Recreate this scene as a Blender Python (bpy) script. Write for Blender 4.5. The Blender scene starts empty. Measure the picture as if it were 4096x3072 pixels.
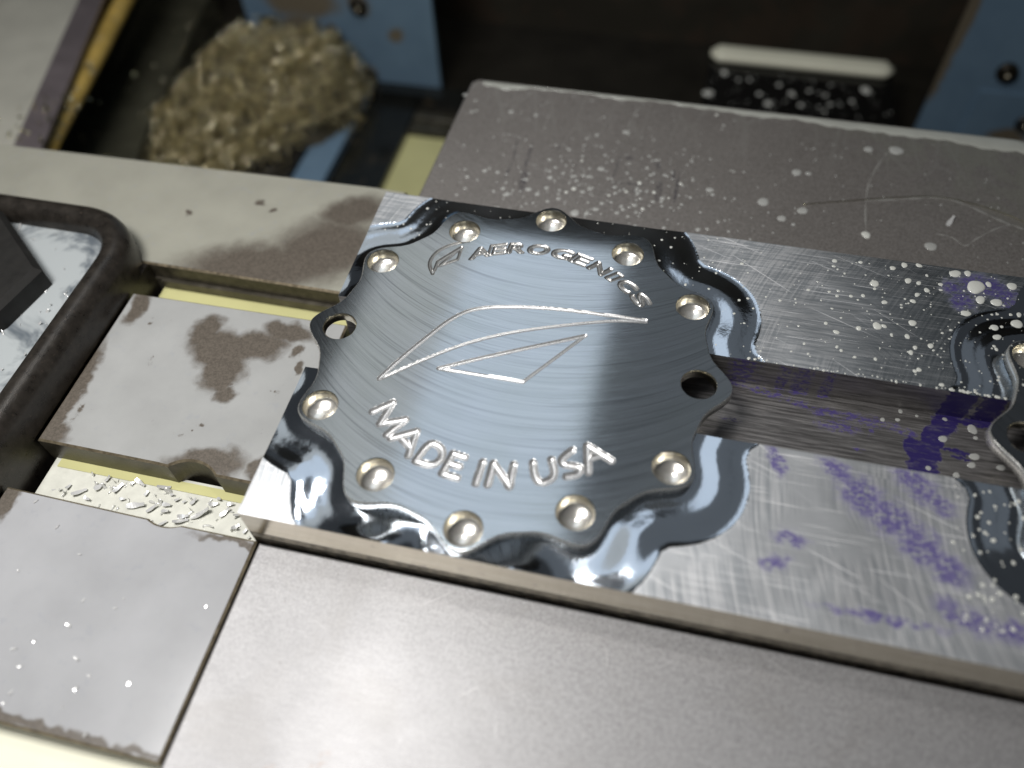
import bpy, math, random
import numpy as np
from mathutils import Matrix, Vector

# ------------------------------------------------------------------ camera, world, light, exposure (lengths in mm)
MM = 0.001
def ordinal(n):
    return str(n) + ('th' if 10 <= n % 100 <= 20 else {1: 'st', 2: 'nd', 3: 'rd'}.get(n % 10, 'th'))
def ranked(pts, zone):
    """zone word and left-to-right rank inside that zone for every point"""
    out = [None] * len(pts); cnt = {}
    for i in sorted(range(len(pts)), key=lambda i: pts[i][0]):
        z = zone(pts[i]); cnt[z] = cnt.get(z, 0) + 1; out[i] = (z, ordinal(cnt[z]))
    return out
scn = bpy.context.scene
COL = scn.collection
rnd = random.Random(7)
nrg = np.random.default_rng(7)

def rodrigues(r):
    t = np.linalg.norm(r)
    K = np.array([[0, -r[2], r[1]], [r[2], 0, -r[0]], [-r[1], r[0], 0]]) / t
    return np.eye(3) + math.sin(t) * K + (1 - math.cos(t)) * K @ K

CAM_ROT = rodrigues(np.array([2.50954691, 0.270846667, -0.129178547]))     # fitted to the twelve bolt holes
CAM_POS = np.array([41.42777729, -154.42509624, 206.62877886])
cd = bpy.data.cameras.new('camera')
cam = bpy.data.objects.new('camera', cd)
COL.objects.link(cam)
R = CAM_ROT
M4 = Matrix(((R[0][0], -R[1][0], -R[2][0], CAM_POS[0] * MM),
             (R[0][1], -R[1][1], -R[2][1], CAM_POS[1] * MM),
             (R[0][2], -R[1][2], -R[2][2], CAM_POS[2] * MM),
             (0, 0, 0, 1)))
cam.matrix_world = M4
cd.sensor_fit = 'HORIZONTAL'
cd.sensor_width = 36
cd.lens = 28.997
cd.clip_start = 0.005
cd.clip_end = 20
cd.dof.use_dof = True
cd.dof.focus_distance = 0.275
cd.dof.aperture_fstop = 4.6
scn.camera = cam

w = bpy.data.worlds.new('World')
scn.world = w
w.use_nodes = True
w.node_tree.nodes['Background'].inputs['Color'].default_value = (0.9, 0.95, 1.0, 1)
w.node_tree.nodes['Background'].inputs['Strength'].default_value = 0.032

def area(name, x, y, z, sx, sy, power, col, tgt=None):
    ld = bpy.data.lights.new(name, 'AREA')
    ld.shape = 'RECTANGLE'
    ld.size = sx * MM
    ld.size_y = sy * MM
    ld.energy = power
    ld.color = col
    o = bpy.data.objects.new(name, ld)
    COL.objects.link(o)
    o.location = (x * MM, y * MM, z * MM)
    if tgt:
        d = Vector(tgt) * MM - Vector(o.location)
        o.rotation_euler = d.to_track_quat('-Z', 'Y').to_euler()
    return o

# the lit ceiling panel over the vise, its dimmer neighbour, and the work lamp
area('ceiling_light', -80, 312, 420, 157, 420, 0.13, (0.82, 0.91, 1.0))
area('ceiling_light_dim', -205, 312, 421, 92, 420, 0.048, (0.95, 0.97, 0.94))
area('right_fill_light', 90, 312, 421, 180, 420, 0.018, (0.85, 0.93, 1.0))  # added dim panel, lifts the dark right side of the plate
area('hole_fill_light', -55, 86, 421, 46, 30, 0.16, (1.0, 0.97, 0.92))  # added small lamp for highlights in the front holes
area('work_lamp', -140, -95, 345, 150, 115, 1.28, (1.0, 0.98, 0.955))

scn.view_settings.view_transform = 'Standard'
scn.view_settings.look = 'None'
scn.view_settings.exposure = 0.42
scn.view_settings.gamma = 1.0
scn.cycles.max_bounces = 8
scn.cycles.glossy_bounces = 5
scn.cycles.caustics_reflective = False
scn.cycles.caustics_refractive = False
scn.cycles.sample_clamp_indirect = 4.0
scn.cycles.use_denoising = True

# ------------------------------------------------------------------ node helper
class G:
    def __init__(self, name):
        self.m = bpy.data.materials.new(name)
        self.m.use_nodes = True
        self.t = self.m.node_tree
        self.b = self.t.nodes['Principled BSDF']
        self._c = None
    def node(self, kind):
        return self.t.nodes.new(kind)
    def put(self, sock, v):
        if isinstance(v, bpy.types.NodeSocket):
            self.t.links.new(v, sock)
        elif isinstance(v, (tuple, list)):
            v = tuple(v)
            n = len(sock.default_value)
            sock.default_value = (v + (1,))[:n] if n > len(v) else v[:n]
        else:
            sock.default_value = v
    def coord(self, off=(0, 0, 0)):
        tc = self.node('ShaderNodeTexCoord')
        v = self.node('ShaderNodeVectorMath'); v.operation = 'MULTIPLY_ADD'
        self.put(v.inputs[0], tc.outputs['Object'])
        v.inputs[1].default_value = (1000, 1000, 1000)
        v.inputs[2].default_value = off
        return v.outputs[0]
    def xyz(self, c):
        s = self.node('ShaderNodeSeparateXYZ'); self.put(s.inputs[0], c)
        return s.outputs
    def vec(self, x, y, z=0.0):
        s = self.node('ShaderNodeCombineXYZ')
        for i, v in enumerate((x, y, z)): self.put(s.inputs[i], v)
        return s.outputs[0]
    def op(self, o, a, b=0.0, c=0.0, clamp=False):
        n = self.node('ShaderNodeMath'); n.operation = o; n.use_clamp = clamp
        for i, v in enumerate((a, b, c)): self.put(n.inputs[i], v)
        return n.outputs[0]
    def vop(self, o, a, b):
        n = self.node('ShaderNodeVectorMath'); n.operation = o
        self.put(n.inputs[0], a); self.put(n.inputs[1], b)
        return n.outputs['Value'] if o in ('LENGTH', 'DISTANCE', 'DOT_PRODUCT') else n.outputs[0]
    def noise(self, c, scale, detail=3.0, rough=0.55, dist=0.0):
        n = self.node('ShaderNodeTexNoise')
        self.put(n.inputs['Vector'], c)
        n.inputs['Scale'].default_value = scale
        n.inputs['Detail'].default_value = detail
        n.inputs['Roughness'].default_value = rough
        n.inputs['Distortion'].default_value = dist
        return n.outputs['Fac']
    def voro(self, c, scale, feature='F1'):
        n = self.node('ShaderNodeTexVoronoi'); n.feature = feature
        self.put(n.inputs['Vector'], c); n.inputs['Scale'].default_value = scale
        return n.outputs['Distance']
    def step(self, f, a, b):
        n = self.node('ShaderNodeMapRange'); n.interpolation_type = 'SMOOTHSTEP'
        self.put(n.inputs['Value'], f)
        n.inputs['From Min'].default_value = a; n.inputs['From Max'].default_value = b
        return n.outputs[0]
    def rng(self, f, a, b, c, d):
        n = self.node('ShaderNodeMapRange')
        self.put(n.inputs['Value'], f)
        for k, v in zip(('From Min', 'From Max', 'To Min', 'To Max'), (a, b, c, d)): n.inputs[k].default_value = v
        return n.outputs[0]
    def mix(self, f, a, b):
        n = self.node('ShaderNodeMix'); n.data_type = 'RGBA'
        self.put(n.inputs['Factor'], f); self.put(n.inputs['A'], a) if False else None
        self.put(n.inputs[6], a); self.put(n.inputs[7], b)
        return n.outputs[2]
    def bump(self, h, strength=0.2, dist=0.1):
        n = self.node('ShaderNodeBump')
        n.inputs['Strength'].default_value = strength
        n.inputs['Distance'].default_value = dist * MM
        self.put(n.inputs['Height'], h)
        self.put(self.b.inputs['Normal'], n.outputs[0])
        return n.outputs[0]
    def set(self, **k):
        names = dict(color='Base Color', metal='Metallic', rough='Roughness', aniso='Anisotropic', tangent='Tangent',
                     spec='Specular IOR Level', coat='Coat Weight', coatr='Coat Roughness', sss='Subsurface Weight', trans='Transmission Weight', ior='IOR')
        for a, v in k.items(): self.put(self.b.inputs[names[a]], v)
        return self.m
    def blobs(self, c, pts, wob=1.2, wscale=0.25, edge=0.8, grow=1.0):
        """mask of irregular patches: (x, y, rx, ry, angle) in mm, edge broken up by noise"""
        n = self.node('ShaderNodeTexNoise'); self.put(n.inputs['Vector'], c)
        n.inputs['Scale'].default_value = wscale; n.inputs['Detail'].default_value = 4
        d = self.vop('SUBTRACT', n.outputs['Color'], (0.5, 0.5, 0.5))
        s = self.node('ShaderNodeVectorMath'); s.operation = 'SCALE'; self.put(s.inputs[0], d); s.inputs['Scale'].default_value = wob * 4
        c2 = self.vop('ADD', c, s.outputs[0])
        out = None
        for (x, y, rx, ry, a) in [(q[0], q[1], q[2] * grow, q[3] * grow, q[4]) for q in pts]:
            m = self.node('ShaderNodeMapping'); m.vector_type = 'TEXTURE'
            m.inputs['Location'].default_value = (x, y, 0)
            m.inputs['Rotation'].default_value = (0, 0, math.radians(a))
            m.inputs['Scale'].default_value = (rx, ry, 1e6)
            self.put(m.inputs['Vector'], c2)
            l = self.vop('LENGTH', m.outputs[0], (0, 0, 0))
            v = self.step(l, 1.0 + edge * 0.3, 1.0 - edge * 0.3)
            out = v if out is None else self.op('MAXIMUM', out, v)
        return out

# ------------------------------------------------------------------ object helpers
ROOTLOC = {}
def link_mesh(name, V, F, mat, parent=None, loc=None, smooth=False):
    """one mesh object; V in world mm, F a list of faces or an int array of quads"""
    V = np.asarray(V, float)
    if parent is not None: base = ROOTLOC[parent.name]
    else: base = np.array(loc if loc is not None else (0, 0, 0), float)
    me = bpy.data.meshes.new(name)
    L = (V - base) * MM
    if isinstance(F, np.ndarray):
        k = F.shape[1]
        me.vertices.add(len(L)); me.vertices.foreach_set('co', L.ravel())
        me.loops.add(F.size); me.loops.foreach_set('vertex_index', F.ravel().astype(np.int32))
        me.polygons.add(len(F)); me.polygons.foreach_set('loop_start', np.arange(0, F.size, k, dtype=np.int32))
        me.update(calc_edges=True)
    else:
        me.from_pydata([tuple(p) for p in L], [], F); me.update()
    if smooth: me.polygons.foreach_set('use_smooth', np.ones(len(me.polygons), bool))
    if mat: me.materials.append(mat)
    o = bpy.data.objects.new(name, me)
    COL.objects.link(o)
    if parent is not None:
        o.parent = parent
        if parent.name in ROOTLOC: ROOTLOC[o.name] = base
    else:
        o.location = base * MM
        ROOTLOC[o.name] = base
    return o
def tag(o, label=None, cat=None, group=None, kind=None):
    if label: o['label'] = label
    if cat: o['category'] = cat
    if group: o['group'] = group
    if kind: o['kind'] = kind
    return o
def empty(name, loc, label, cat, group=None):
    o = bpy.data.objects.new(name, None); COL.objects.link(o)
    o.empty_display_size = 0.01
    o.location = np.array(loc, float) * MM
    ROOTLOC[o.name] = np.array(loc, float)
    return tag(o, label, cat, group)

class MB:
    def __init__(s): s.v = []; s.f = []
    def add(s, V, F):
        n = len(s.v); s.v += [tuple(p) for p in V]; s.f += [tuple(i + n for i in f) for f in F]; return s
    def box(s, x0, y0, z0, x1, y1, z1):
        V = [(x0, y0, z0), (x1, y0, z0), (x1, y1, z0), (x0, y1, z0), (x0, y0, z1), (x1, y0, z1), (x1, y1, z1), (x0, y1, z1)]
        return s.add(V, [(3, 2, 1, 0), (4, 5, 6, 7), (0, 1, 5, 4), (1, 2, 6, 5), (2, 3, 7, 6), (3, 0, 4, 7)])
    def prism(s, poly, z0, z1, ch=0.6, dark_sides=False):
        """upright prism with a small chamfer along its top edge; poly counter-clockwise"""
        P = np.array(poly, float); n = len(P)
        d = np.roll(P, -1, 0) - P; d /= np.linalg.norm(d, axis=1)[:, None]
        nr = np.c_[-d[:, 1], d[:, 0]]
        pn = np.roll(nr, 1, 0); bis = nr + pn
        bis /= np.maximum((bis * nr).sum(1), 0.3)[:, None]
        I = P + bis * ch
        V = [(x, y, z0) for x, y in P] + [(x, y, z1 - ch) for x, y in P] + [(x, y, z1) for x, y in I]
        F = [tuple(range(n - 1, -1, -1)), tuple(range(2 * n, 3 * n))]
        for i in range(n):
            j = (i + 1) % n
            F += [(i, j, n + j, n + i), (n + i, n + j, 2 * n + j, 2 * n + i)]
        return s.add(V, F)
    def tube(s, pts, r, n=10, cap=True):
        P = [np.array(p, float) for p in pts]; V = []; F = []
        for i, p in enumerate(P):
            t = (P[min(i + 1, len(P) - 1)] - P[max(i - 1, 0)]); t /= np.linalg.norm(t)
            a = np.cross(t, (0, 0, 1.0)); 
            if np.linalg.norm(a) < 1e-3: a = np.array([1.0, 0, 0])
            a /= np.linalg.norm(a); b = np.cross(t, a)
            rr = r[i] if isinstance(r, (list, tuple)) else r
            for k in range(n):
                q = 2 * math.pi * k / n; V.append(p + rr * (math.cos(q) * a + math.sin(q) * b))
        for i in range(len(P) - 1):
            for k in range(n):
                F.append((i * n + k, i * n + (k + 1) % n, (i + 1) * n + (k + 1) % n, (i + 1) * n + k))
        if cap: F += [tuple(range(n - 1, -1, -1)), tuple(range((len(P) - 1) * n, len(P) * n))]
        return s.add(V, F)
    def build(s, name, mat, parent=None, loc=None, smooth=False):
        return link_mesh(name, s.v, s.f, mat, parent, loc, smooth)

# ------------------------------------------------------------------ measured data (mm, disc centre = origin, z = 0 at the disc's top)
JAW_DROPS= [(-37.6, 108.8, 1.18), (-32.1, 108.8, 1.07), (-53.0, 146.4, 1.01), (-53.4, 154.7, 0.81), (-59.2, 158.0, 1.12), (-35.7, 149.6, 1.32), (-24.3, 149.3, 1.12), (5.7, 153.4, 0.76), (16.6, 144.9, 1.63), (53.9, 164.0, 0.87), (57.4, 157.2, 0.81), (9.9, 119.0, 1.58), (-9.9, 109.7, 1.32), (-20.5, 106.5, 0.72), (-27.6, 99.5, 1.12), (-31.0, 97.1, 0.81), (-25.1, 96.5, 1.32), (-17.2, 101.0, 1.42), (-13.0, 98.8, 1.22), (-8.1, 95.4, 0.87), (-10.1, 103.2, 1.12), (1.0, 104.8, 1.13), (4.8, 103.6, 1.12), (-1.7, 102.2, 0.87), (-4.6, 102.9, 0.81), (7.1, 106.5, 0.81), (2.6, 107.4, 0.61), (17.2, 108.9, 1.02), (22.3, 107.1, 0.87), (26.9, 107.2, 1.02), (33.3, 108.8, 0.97), (15.7, 103.6, 0.72), (18.3, 105.4, 0.66), (26.8, 113.3, 1.13), (36.2, 120.1, 0.91), (43.3, 116.0, 0.91), (38.7, 113.6, 0.57), (33.5, 103.2, 0.97), (36.8, 103.9, 0.91), (26.6, 99.7, 1.12), (21.5, 98.2, 0.87), (30.1, 98.2, 0.96), (13.6, 98.3, 1.02), (17.2, 99.7, 0.76), (11.4, 94.5, 1.07), (4.0, 90.8, 2.08), (8.6, 91.4, 1.22), (24.9, 92.8, 0.76), (37.4, 101.3, 0.76), (32.5, 100.7, 0.66), (40.9, 101.0, 0.66), (55.0, 114.4, 1.42), (46.3, 131.1, 0.91), (52.7, 90.7, 1.17), (39.6, 89.2, 0.87), (-0.9, 112.2, 0.91), (1.2, 122.6, 0.76), (-7.1, 121.0, 0.61), (-12.4, 120.8, 0.97), (-5.1, 113.4, 0.91), (31.8, 128.8, 0.92), (39.5, 106.5, 0.61), (0.7, 137.5, 0.76), (76.6, 111.4, 2.6), (91.9, 109.2, 2.34), (84.1, 103.2, 1.93), (55.2, 114.5, 1.69), (89.0, 131.8, 2.29), (93.7, 132.0, 1.32), (129.0, 153.5, 3.26), (117.8, 152.2, 2.14), (115.9, 100.1, 2.09), (139.5, 98.4, 2.6), (88.6, 100.6, 0.91)]
EMB= [[(-38.8, -17.7), (-34.4, -8.5), (-28.4, 1.8), (-24.2, 8.8), (-19.5, 14.1), (-14.1, 17.0), (-5.4, 19.1), (6.5, 20.9), (18.4, 21.6), (27.3, 21.8), (39.1, 22.0)], [(39.2, 21.4), (30.5, 20.2), (22.1, 17.7), (8.1, 12.8), (-2.9, 8.3), (-10.9, 4.1), (-18.6, -0.8), (-28.3, -8.7), (-38.7, -18.1)], [(-21.6, -10.2), (-9.0, -3.3), (4.1, 3.4), (21.0, 11.8)], [(21.0, 11.8), (13.8, 1.7), (5.4, -10.0)], [(5.4, -10.0), (-21.6, -10.2)]]
SEMB= [[(-34.7, 28.4), (-36.7, 31.3), (-37.4, 34.4), (-36.4, 38.5), (-33.5, 42.1), (-28.8, 45.0), (-26.6, 45.9)], [(-34.7, 28.4), (-34.5, 34.2), (-28.2, 42.6)], [(-33.6, 32.2), (-28.2, 42.6), (-28.0, 36.6), (-33.6, 32.2)]]
RAIL= [(68.2, 57.0, 0.61), (102.5, 59.1, 0.45), (97.5, 49.6, 0.51), (104.5, 49.0, 0.66), (108.4, 50.0, 0.72), (123.2, 59.8, 1.18), (126.6, 59.4, 0.86), (115.2, 48.4, 0.91), (124.3, 50.7, 0.91), (125.8, 53.9, 0.87), (129.0, 56.6, 0.97), (133.6, 60.2, 0.76), (133.5, 57.6, 0.57), (129.4, 63.5, 0.57), (118.4, 64.8, 0.97), (122.3, 67.0, 1.12), (127.1, 67.8, 0.97), (107.8, 65.5, 0.72), (99.2, 64.5, 0.86), (98.9, 61.8, 0.61), (112.2, 56.3, 1.48), (112.6, 37.5, 1.48), (106.8, 35.3, 0.92), (99.8, 32.3, 0.92), (123.7, 41.0, 1.27), (121.8, 34.9, 0.91), (124.0, 30.7, 0.76), (128.8, 32.4, 0.97), (122.6, 28.4, 0.86), (124.7, 21.9, 0.81), (111.7, 23.5, 0.61), (100.0, 26.1, 0.56), (101.3, 24.9, 0.56), (96.5, 35.4, 0.67), (98.4, 42.2, 0.45), (144.9, 61.2, 2.96), (156.5, 63.9, 1.63), (150.8, 55.4, 1.74), (145.8, 55.6, 1.63), (140.7, 48.6, 1.43), (149.1, 63.3, 1.08), (138.7, 66.2, 1.78), (142.8, 67.1, 1.23), (131.1, 17.3, 0.76), (90.7, 49.1, 0.56), (87.9, 32.5, 0.4), (120.5, 48.3, 0.41), (121.8, 51.2, 0.41), (149.2, 44.5, 1.27), (156.3, 47.5, 1.83), (149.6, 40.5, 1.23), (151.5, 45.3, 0.56), (148.9, 49.9, 0.45), (150.6, 50.4, 0.51), (154.8, 51.1, 0.57), (157.4, 51.6, 0.91), (39.8, 63.6, 0.45), (43.4, 60.6, 0.51), (58.1, 43.4, 0.45), (59.9, 51.0, 0.46), (71.2, 41.5, 0.51), (73.2, 37.4, 0.41), (70.7, 30.5, 0.4), (50.2, 43.7, 0.51), (40.1, 53.2, 0.46)]
CHAN= [(144.5, 11.7, 2.56), (135.4, 6.2, 2.05), (144.2, 1.5, 2.25), (143.1, -1.8, 1.84), (138.4, -6.3, 1.59), (151.6, -0.9, 1.84), (123.1, 14.2, 1.18), (128.0, 13.4, 0.81), (117.5, 9.8, 1.18), (122.1, 10.7, 1.13), (136.5, 13.9, 1.13), (130.4, -5.5, 1.32), (144.7, 15.4, 1.02), (145.2, 8.6, 1.12), (129.5, 19.1, 0.76), (112.7, 15.6, 0.66)]
MADE={'M' : [[(-36.9, -30.0), (-31.8, -25.5), (-33.3, -33.7), (-26.2, -30.7), (-30.1, -37.0)]] ,'A' : [[(-28.5, -37.9), (-21.7, -34.0), (-21.6, -42.6)], [(-26.0, -36.8), (-21.8, -39.9)]] ,'D' : [[(-19.1, -43.9), (-17.0, -36.9), (-13.8, -37.4), (-11.9, -39.5), (-12.0, -42.4), (-14.4, -44.5), (-19.1, -43.9)]] ,'E' : [[(-5.4, -39.7), (-9.0, -39.2), (-10.4, -46.3), (-5.8, -46.8)], [(-9.6, -42.6), (-6.1, -43.0)]] ,'I' : [[(0.2, -40.2), (-0.1, -47.4)]] ,'N' : [[(3.3, -47.1), (3.3, -40.0), (9.5, -46.4), (9.1, -39.2)]] ,'U' : [[(14.4, -37.4), (15.4, -40.8), (16.9, -43.2), (18.7, -43.3), (20.8, -41.5), (21.2, -39.3), (19.4, -35.3)]] ,'S' : [[(24.8, -31.0), (23.3, -32.8), (22.1, -34.9), (22.9, -36.2), (25.4, -36.1), (27.8, -36.1), (28.2, -37.3), (27.3, -38.9), (24.7, -39.9)]] ,'A2' : [[(30.5, -37.2), (28.7, -28.6), (36.3, -32.1)], [(29.6, -33.0), (33.0, -30.7)]] ,}
CHIPS_C= [(-139.0, -71.0), (-127.5, -77.6), (-96.7, -97.4), (-107.6, -104.9), (-71.1, -91.3), (-119.2, -114.4), (-114.7, -118.4), (-113.2, -125.2), (-96.1, -120.5), (-82.4, -116.0), (-94.3, -116.6), (-100.2, -113.1), (-131.4, -93.1), (-107.2, -97.2), (-115.8, -84.4), (-95.8, -94.2), (-97.1, -125.7), (-87.3, -130.7), (-113.5, -128.1), (-114.8, -111.1), (-135.6, -66.1)]
CHIPS_G= [(-127.9, -54.4, 60, 1.0), (-129.2, -57.8, 50, 1.8), (-118.9, -54.3, 30, 0.8), (-116.3, -53.5, -30, 1.0), (-107.7, -53.5, 8, 1.1), (-113.8, -61.6, 8, 1.5), (-103.8, -59.3, -4, 1.5), (-103.2, -61.5, -8, 1.5), (-95.6, -56.3, 50, 1.1), (-91.4, -60.0, 25, 1.7), (-96.6, -62.1, 20, 1.4), (-96.7, -63.8, 20, 1.2), (-102.0, -65.7, 40, 0.7), (-74.6, -62.7, 60, 0.9), (-78.2, -62.0, 45, 1.1), (-103.7, -55.5, 0, 0.8), (-101.2, -56.8, 30, 0.8), (-98.6, -57.0, 40, 0.7), (-79.1, -57.8, 20, 0.8), (-134.8, -61.1, 30, 1.2), (-130.8, -62.8, -20, 1), (-122.7, -57.0, 60, 1), (-119.3, -60.4, 10, 1), (-112.4, -56.8, 70, 1), (-108.0, -61.5, 40, 1), (-88.6, -55.9, 20, 1.2), (-83.8, -57.9, 50, 1), (-87.7, -53.7, -30, 1), (-83.3, -54.8, 10, 1), (-139.5, -60.0, 70, 0.9)]
JAW_RIV= [[(21.9, 167.5), (17.7, 156.6), (17.1, 146.6)], [(125.2, 151.3), (118.4, 135.2), (115.9, 120.6), (115.9, 100.7)], [(116.3, 120.0), (131.4, 123.6), (140.3, 126.7), (149.1, 127.1), (157.4, 123.2), (165.4, 118.2), (174.4, 114.7)], [(141.7, 105.7), (147.5, 105.6), (152.1, 100.2), (155.0, 104.5), (164.1, 113.3), (170.3, 116.5)]]
JMARK= [[(-27.5, 133.1), (-28.8, 124.3), (-28.2, 114.6), (-27.7, 104.3)], [(-22.0, 130.7), (-23.1, 125.4), (-22.0, 115.7), (-20.1, 114.5), (-21.0, 120.8)], [(-22.1, 112.5), (-19.5, 99.7)], [(-10.1, 131.2), (-10.0, 127.9)], [(17.4, 130.6), (16.1, 123.0), (17.6, 113.0), (28.2, 112.7)], [(19.8, 128.5), (21.9, 128.1), (20.7, 125.5)], [(34.9, 124.9), (36.7, 122.1)], [(41.7, 123.9), (42.2, 119.2)], [(44.0, 121.1), (45.3, 106.9)], [(18.5, 109.3), (29.2, 108.7)], [(37.6, 114.5), (38.3, 108.5)]]


# ------------------------------------------------------------------ materials
def mat_milled():
    g = G('face_milled_aluminium')
    c = g.coord(); o = g.xyz(c)
    dx = g.op('SUBTRACT', o[0], 3.0)
    rt = g.op('SQRT', g.op('SUBTRACT', 88.0 ** 2, g.op('MULTIPLY', dx, dx)))
    yc = g.op('ADD', o[1], rt)                       # every tool mark is the arc of one cutter pass
    v1 = g.vec(g.op('MULTIPLY', o[0], 0.012), yc, 0.0)
    n1 = g.noise(v1, 2.2, 3, 0.65)
    n2 = g.noise(v1, 0.32, 2, 0.5)
    n3 = g.noise(g.vec(g.op('MULTIPLY', o[0], 0.05), yc, 3.0), 4.5, 2, 0.6)
    h = g.op('ADD', g.op('MULTIPLY', n1, 0.7), g.op('MULTIPLY', n3, 0.35))
    tan = g.vec(g.op('DIVIDE', rt, 88.0), g.op('MULTIPLY', dx, 1.0 / 88), 0.0)
    s = g.step(n2, 0.30, 0.70)
    s2 = g.step(n1, 0.35, 0.65)
    col = g.mix(s, (0.50, 0.54, 0.58), (0.60, 0.64, 0.69))
    col = g.mix(g.op('MULTIPLY', s2, 0.6), col, (0.66, 0.70, 0.75))
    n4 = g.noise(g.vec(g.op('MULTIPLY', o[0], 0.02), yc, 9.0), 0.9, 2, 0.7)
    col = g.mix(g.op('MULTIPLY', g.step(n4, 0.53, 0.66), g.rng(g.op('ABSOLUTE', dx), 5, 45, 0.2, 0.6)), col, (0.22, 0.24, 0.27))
    cl = g.noise(c, 0.05, 3, 0.5)
    col = g.mix(g.rng(cl, 0.3, 0.7, 0.0, 0.3), col, (0.50, 0.55, 0.52))
    g.bump(h, 0.10, 0.02)
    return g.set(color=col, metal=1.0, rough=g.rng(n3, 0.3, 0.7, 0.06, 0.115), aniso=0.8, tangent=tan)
def mat_bright(name, col, rough=0.16, sc=1.5, b=0.06, stretch=(1, 1, 1), metal=1.0):
    g = G(name); c = g.coord()
    c = g.vop('MULTIPLY', c, stretch)
    n = g.noise(c, sc, 3, 0.6)
    g.bump(n, b, 0.1)
    return g.set(color=g.mix(g.rng(n, 0.3, 0.7, 0, 0.25), col, tuple(k * 0.7 for k in col)), metal=metal, rough=g.rng(n, 0.3, 0.7, rough * 0.8, rough * 1.4))
def mat_bore(name='drilled_bore', metal=1.0, rough=0.2, color=(0.93, 0.89, 0.77)):
    g = G(name); c = g.coord()
    n = g.noise(g.vop('MULTIPLY', c, (1, 1, 6)), 0.6, 3, 0.6)
    g.bump(n, 0.015, 0.05)
    return g.set(color=color, metal=metal, rough=rough)

SWIRL = [(30, -150, 190, 0.9), (150, 120, 130, 0.7)]
def mat_stock():
    g = G('scratched_stock_aluminium'); c = g.coord(); o = g.xyz(c)
    # sanding swirls: rings about far centres, and straight scratch bundles
    tot = None
    for (x, y, sc, lo) in ((255, -20, 1.2, 0.40), (20, -70, 1.4, 0.53)):
        d = g.vop('DISTANCE', c, (x, y, 0))
        ang = g.op('ARCTAN2', g.op('SUBTRACT', o[1], y), g.op('SUBTRACT', o[0], x))
        n = g.noise(g.vec(g.op('MULTIPLY', d, 1.0), g.op('MULTIPLY', ang, 5.0), 0), sc, 3, 0.65)
        msk = g.step(g.noise(g.vop('ADD', c, (x, y, 0)), 0.035, 2, 0.5), lo, lo + 0.14)
        n = g.op('MULTIPLY', g.op('SUBTRACT', n, 0.5), msk)
        tot = n if tot is None else g.op('ADD', tot, n)
    st = g.noise(g.vop('MULTIPLY', c, (0.09, 1.5, 1)), 1.0, 3, 0.65)
    st2 = g.noise(g.vop('MULTIPLY', c, (0.05, 2.6, 1)), 0.8, 2, 0.6)
    scr = g.step(st2, 0.60, 0.70)
    for an, th in ((-22, 0.67), (-34, 0.69)):
        mp = g.node('ShaderNodeMapping'); mp.inputs['Rotation'].default_value = (0, 0, math.radians(-an)); g.put(mp.inputs['Vector'], c)
        nn = g.noise(g.vop('MULTIPLY', mp.outputs[0], (0.022, 1.1, 1)), 0.9, 2, 0.55)
        scr = g.op('MAXIMUM', scr, g.op('MULTIPLY', g.step(nn, th, th + 0.05), 0.9))
    pale_rough = g.op('MAXIMUM', g.op('MAXIMUM', g.step(o[1], 8.0, -8.0), g.step(o[0], -38.0, -46.0)), g.op('MULTIPLY', g.step(o[0], 145.0, 72.0), 0.95))  # position mask: rougher, paler everywhere but towards the back right
    big = g.noise(c, 0.05, 3, 0.55)
    tot = g.op('ADD', tot, g.op('MULTIPLY', g.op('MULTIPLY', g.op('SUBTRACT', st, 0.5), 0.9), g.step(o[1], -25.0, 12.0)))
    tot = g.op('MULTIPLY', tot, 1.35)
    col = g.mix(g.step(tot, -0.22, 0.28), (0.52, 0.55, 0.58), (0.96, 0.965, 0.98))
    col = g.mix(g.op('MULTIPLY', scr, 0.8), col, (0.92, 0.92, 0.93))
    rough = g.op('ADD', g.op('ADD', g.rng(big, 0.3, 0.7, 0.14, 0.30), g.op('MULTIPLY', scr, 0.25)), g.op('MULTIPLY', pale_rough, 0.2))
    col = g.mix(g.op('MULTIPLY', g.op('SUBTRACT', 1.0, pale_rough), g.op('SUBTRACT', 1.0, g.op('MULTIPLY', scr, 0.9))), col, g.vop('MULTIPLY', col, (0.76, 0.81, 0.84)))
    # purple layout dye rubbed over the bar
    pm = g.blobs(c, [(100, -20, 5, 3, -40), (107, -27, 6, 5, -40), (114, -32, 7, 5, -35), (122, -39, 7, 5, -45), (129, -45, 5, 4, -45), (122, -20, 7, 4, -40), (128, -25, 4, 3, -30),
                     (128, -56, 4, 2.5, -30), (135, -58.5, 7, 3, -12), (144, -59, 4, 3, 0), (137, 60, 3, 3, 0), (147, 62, 8, 4.5, 0), (140, 54, 4, 4, 40), (154, 58, 4, 4, 0),
                     (83, -20, 2, 5, 20), (88, -44, 4, 2, 0), (84, -52, 4, 2, 20), (112, -62, 14, 1.0, 0)], 1.6, 0.3, 1.6, 1.15)
    gr = g.noise(g.vop('MULTIPLY', c, (0.7, 1.2, 1)), 0.75, 5, 0.7, 0.6)
    pk = g.op('MULTIPLY', pm, g.step(gr, 0.34, 0.54))
    pk = g.op('MULTIPLY', pk, 0.86)
    col = g.mix(pk, col, (0.075, 0.045, 0.27))
    g.bump(g.op('ADD', g.op('MULTIPLY', tot, 0.7), g.op('MULTIPLY', st2, 0.4)), 0.16, 0.1)
    return g.set(color=col, metal=g.op('SUBTRACT', g.op('SUBTRACT', 0.92, g.op('MULTIPLY', pale_rough, 0.2)), g.op('MULTIPLY', pk, 0.65)), rough=rough)
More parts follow.
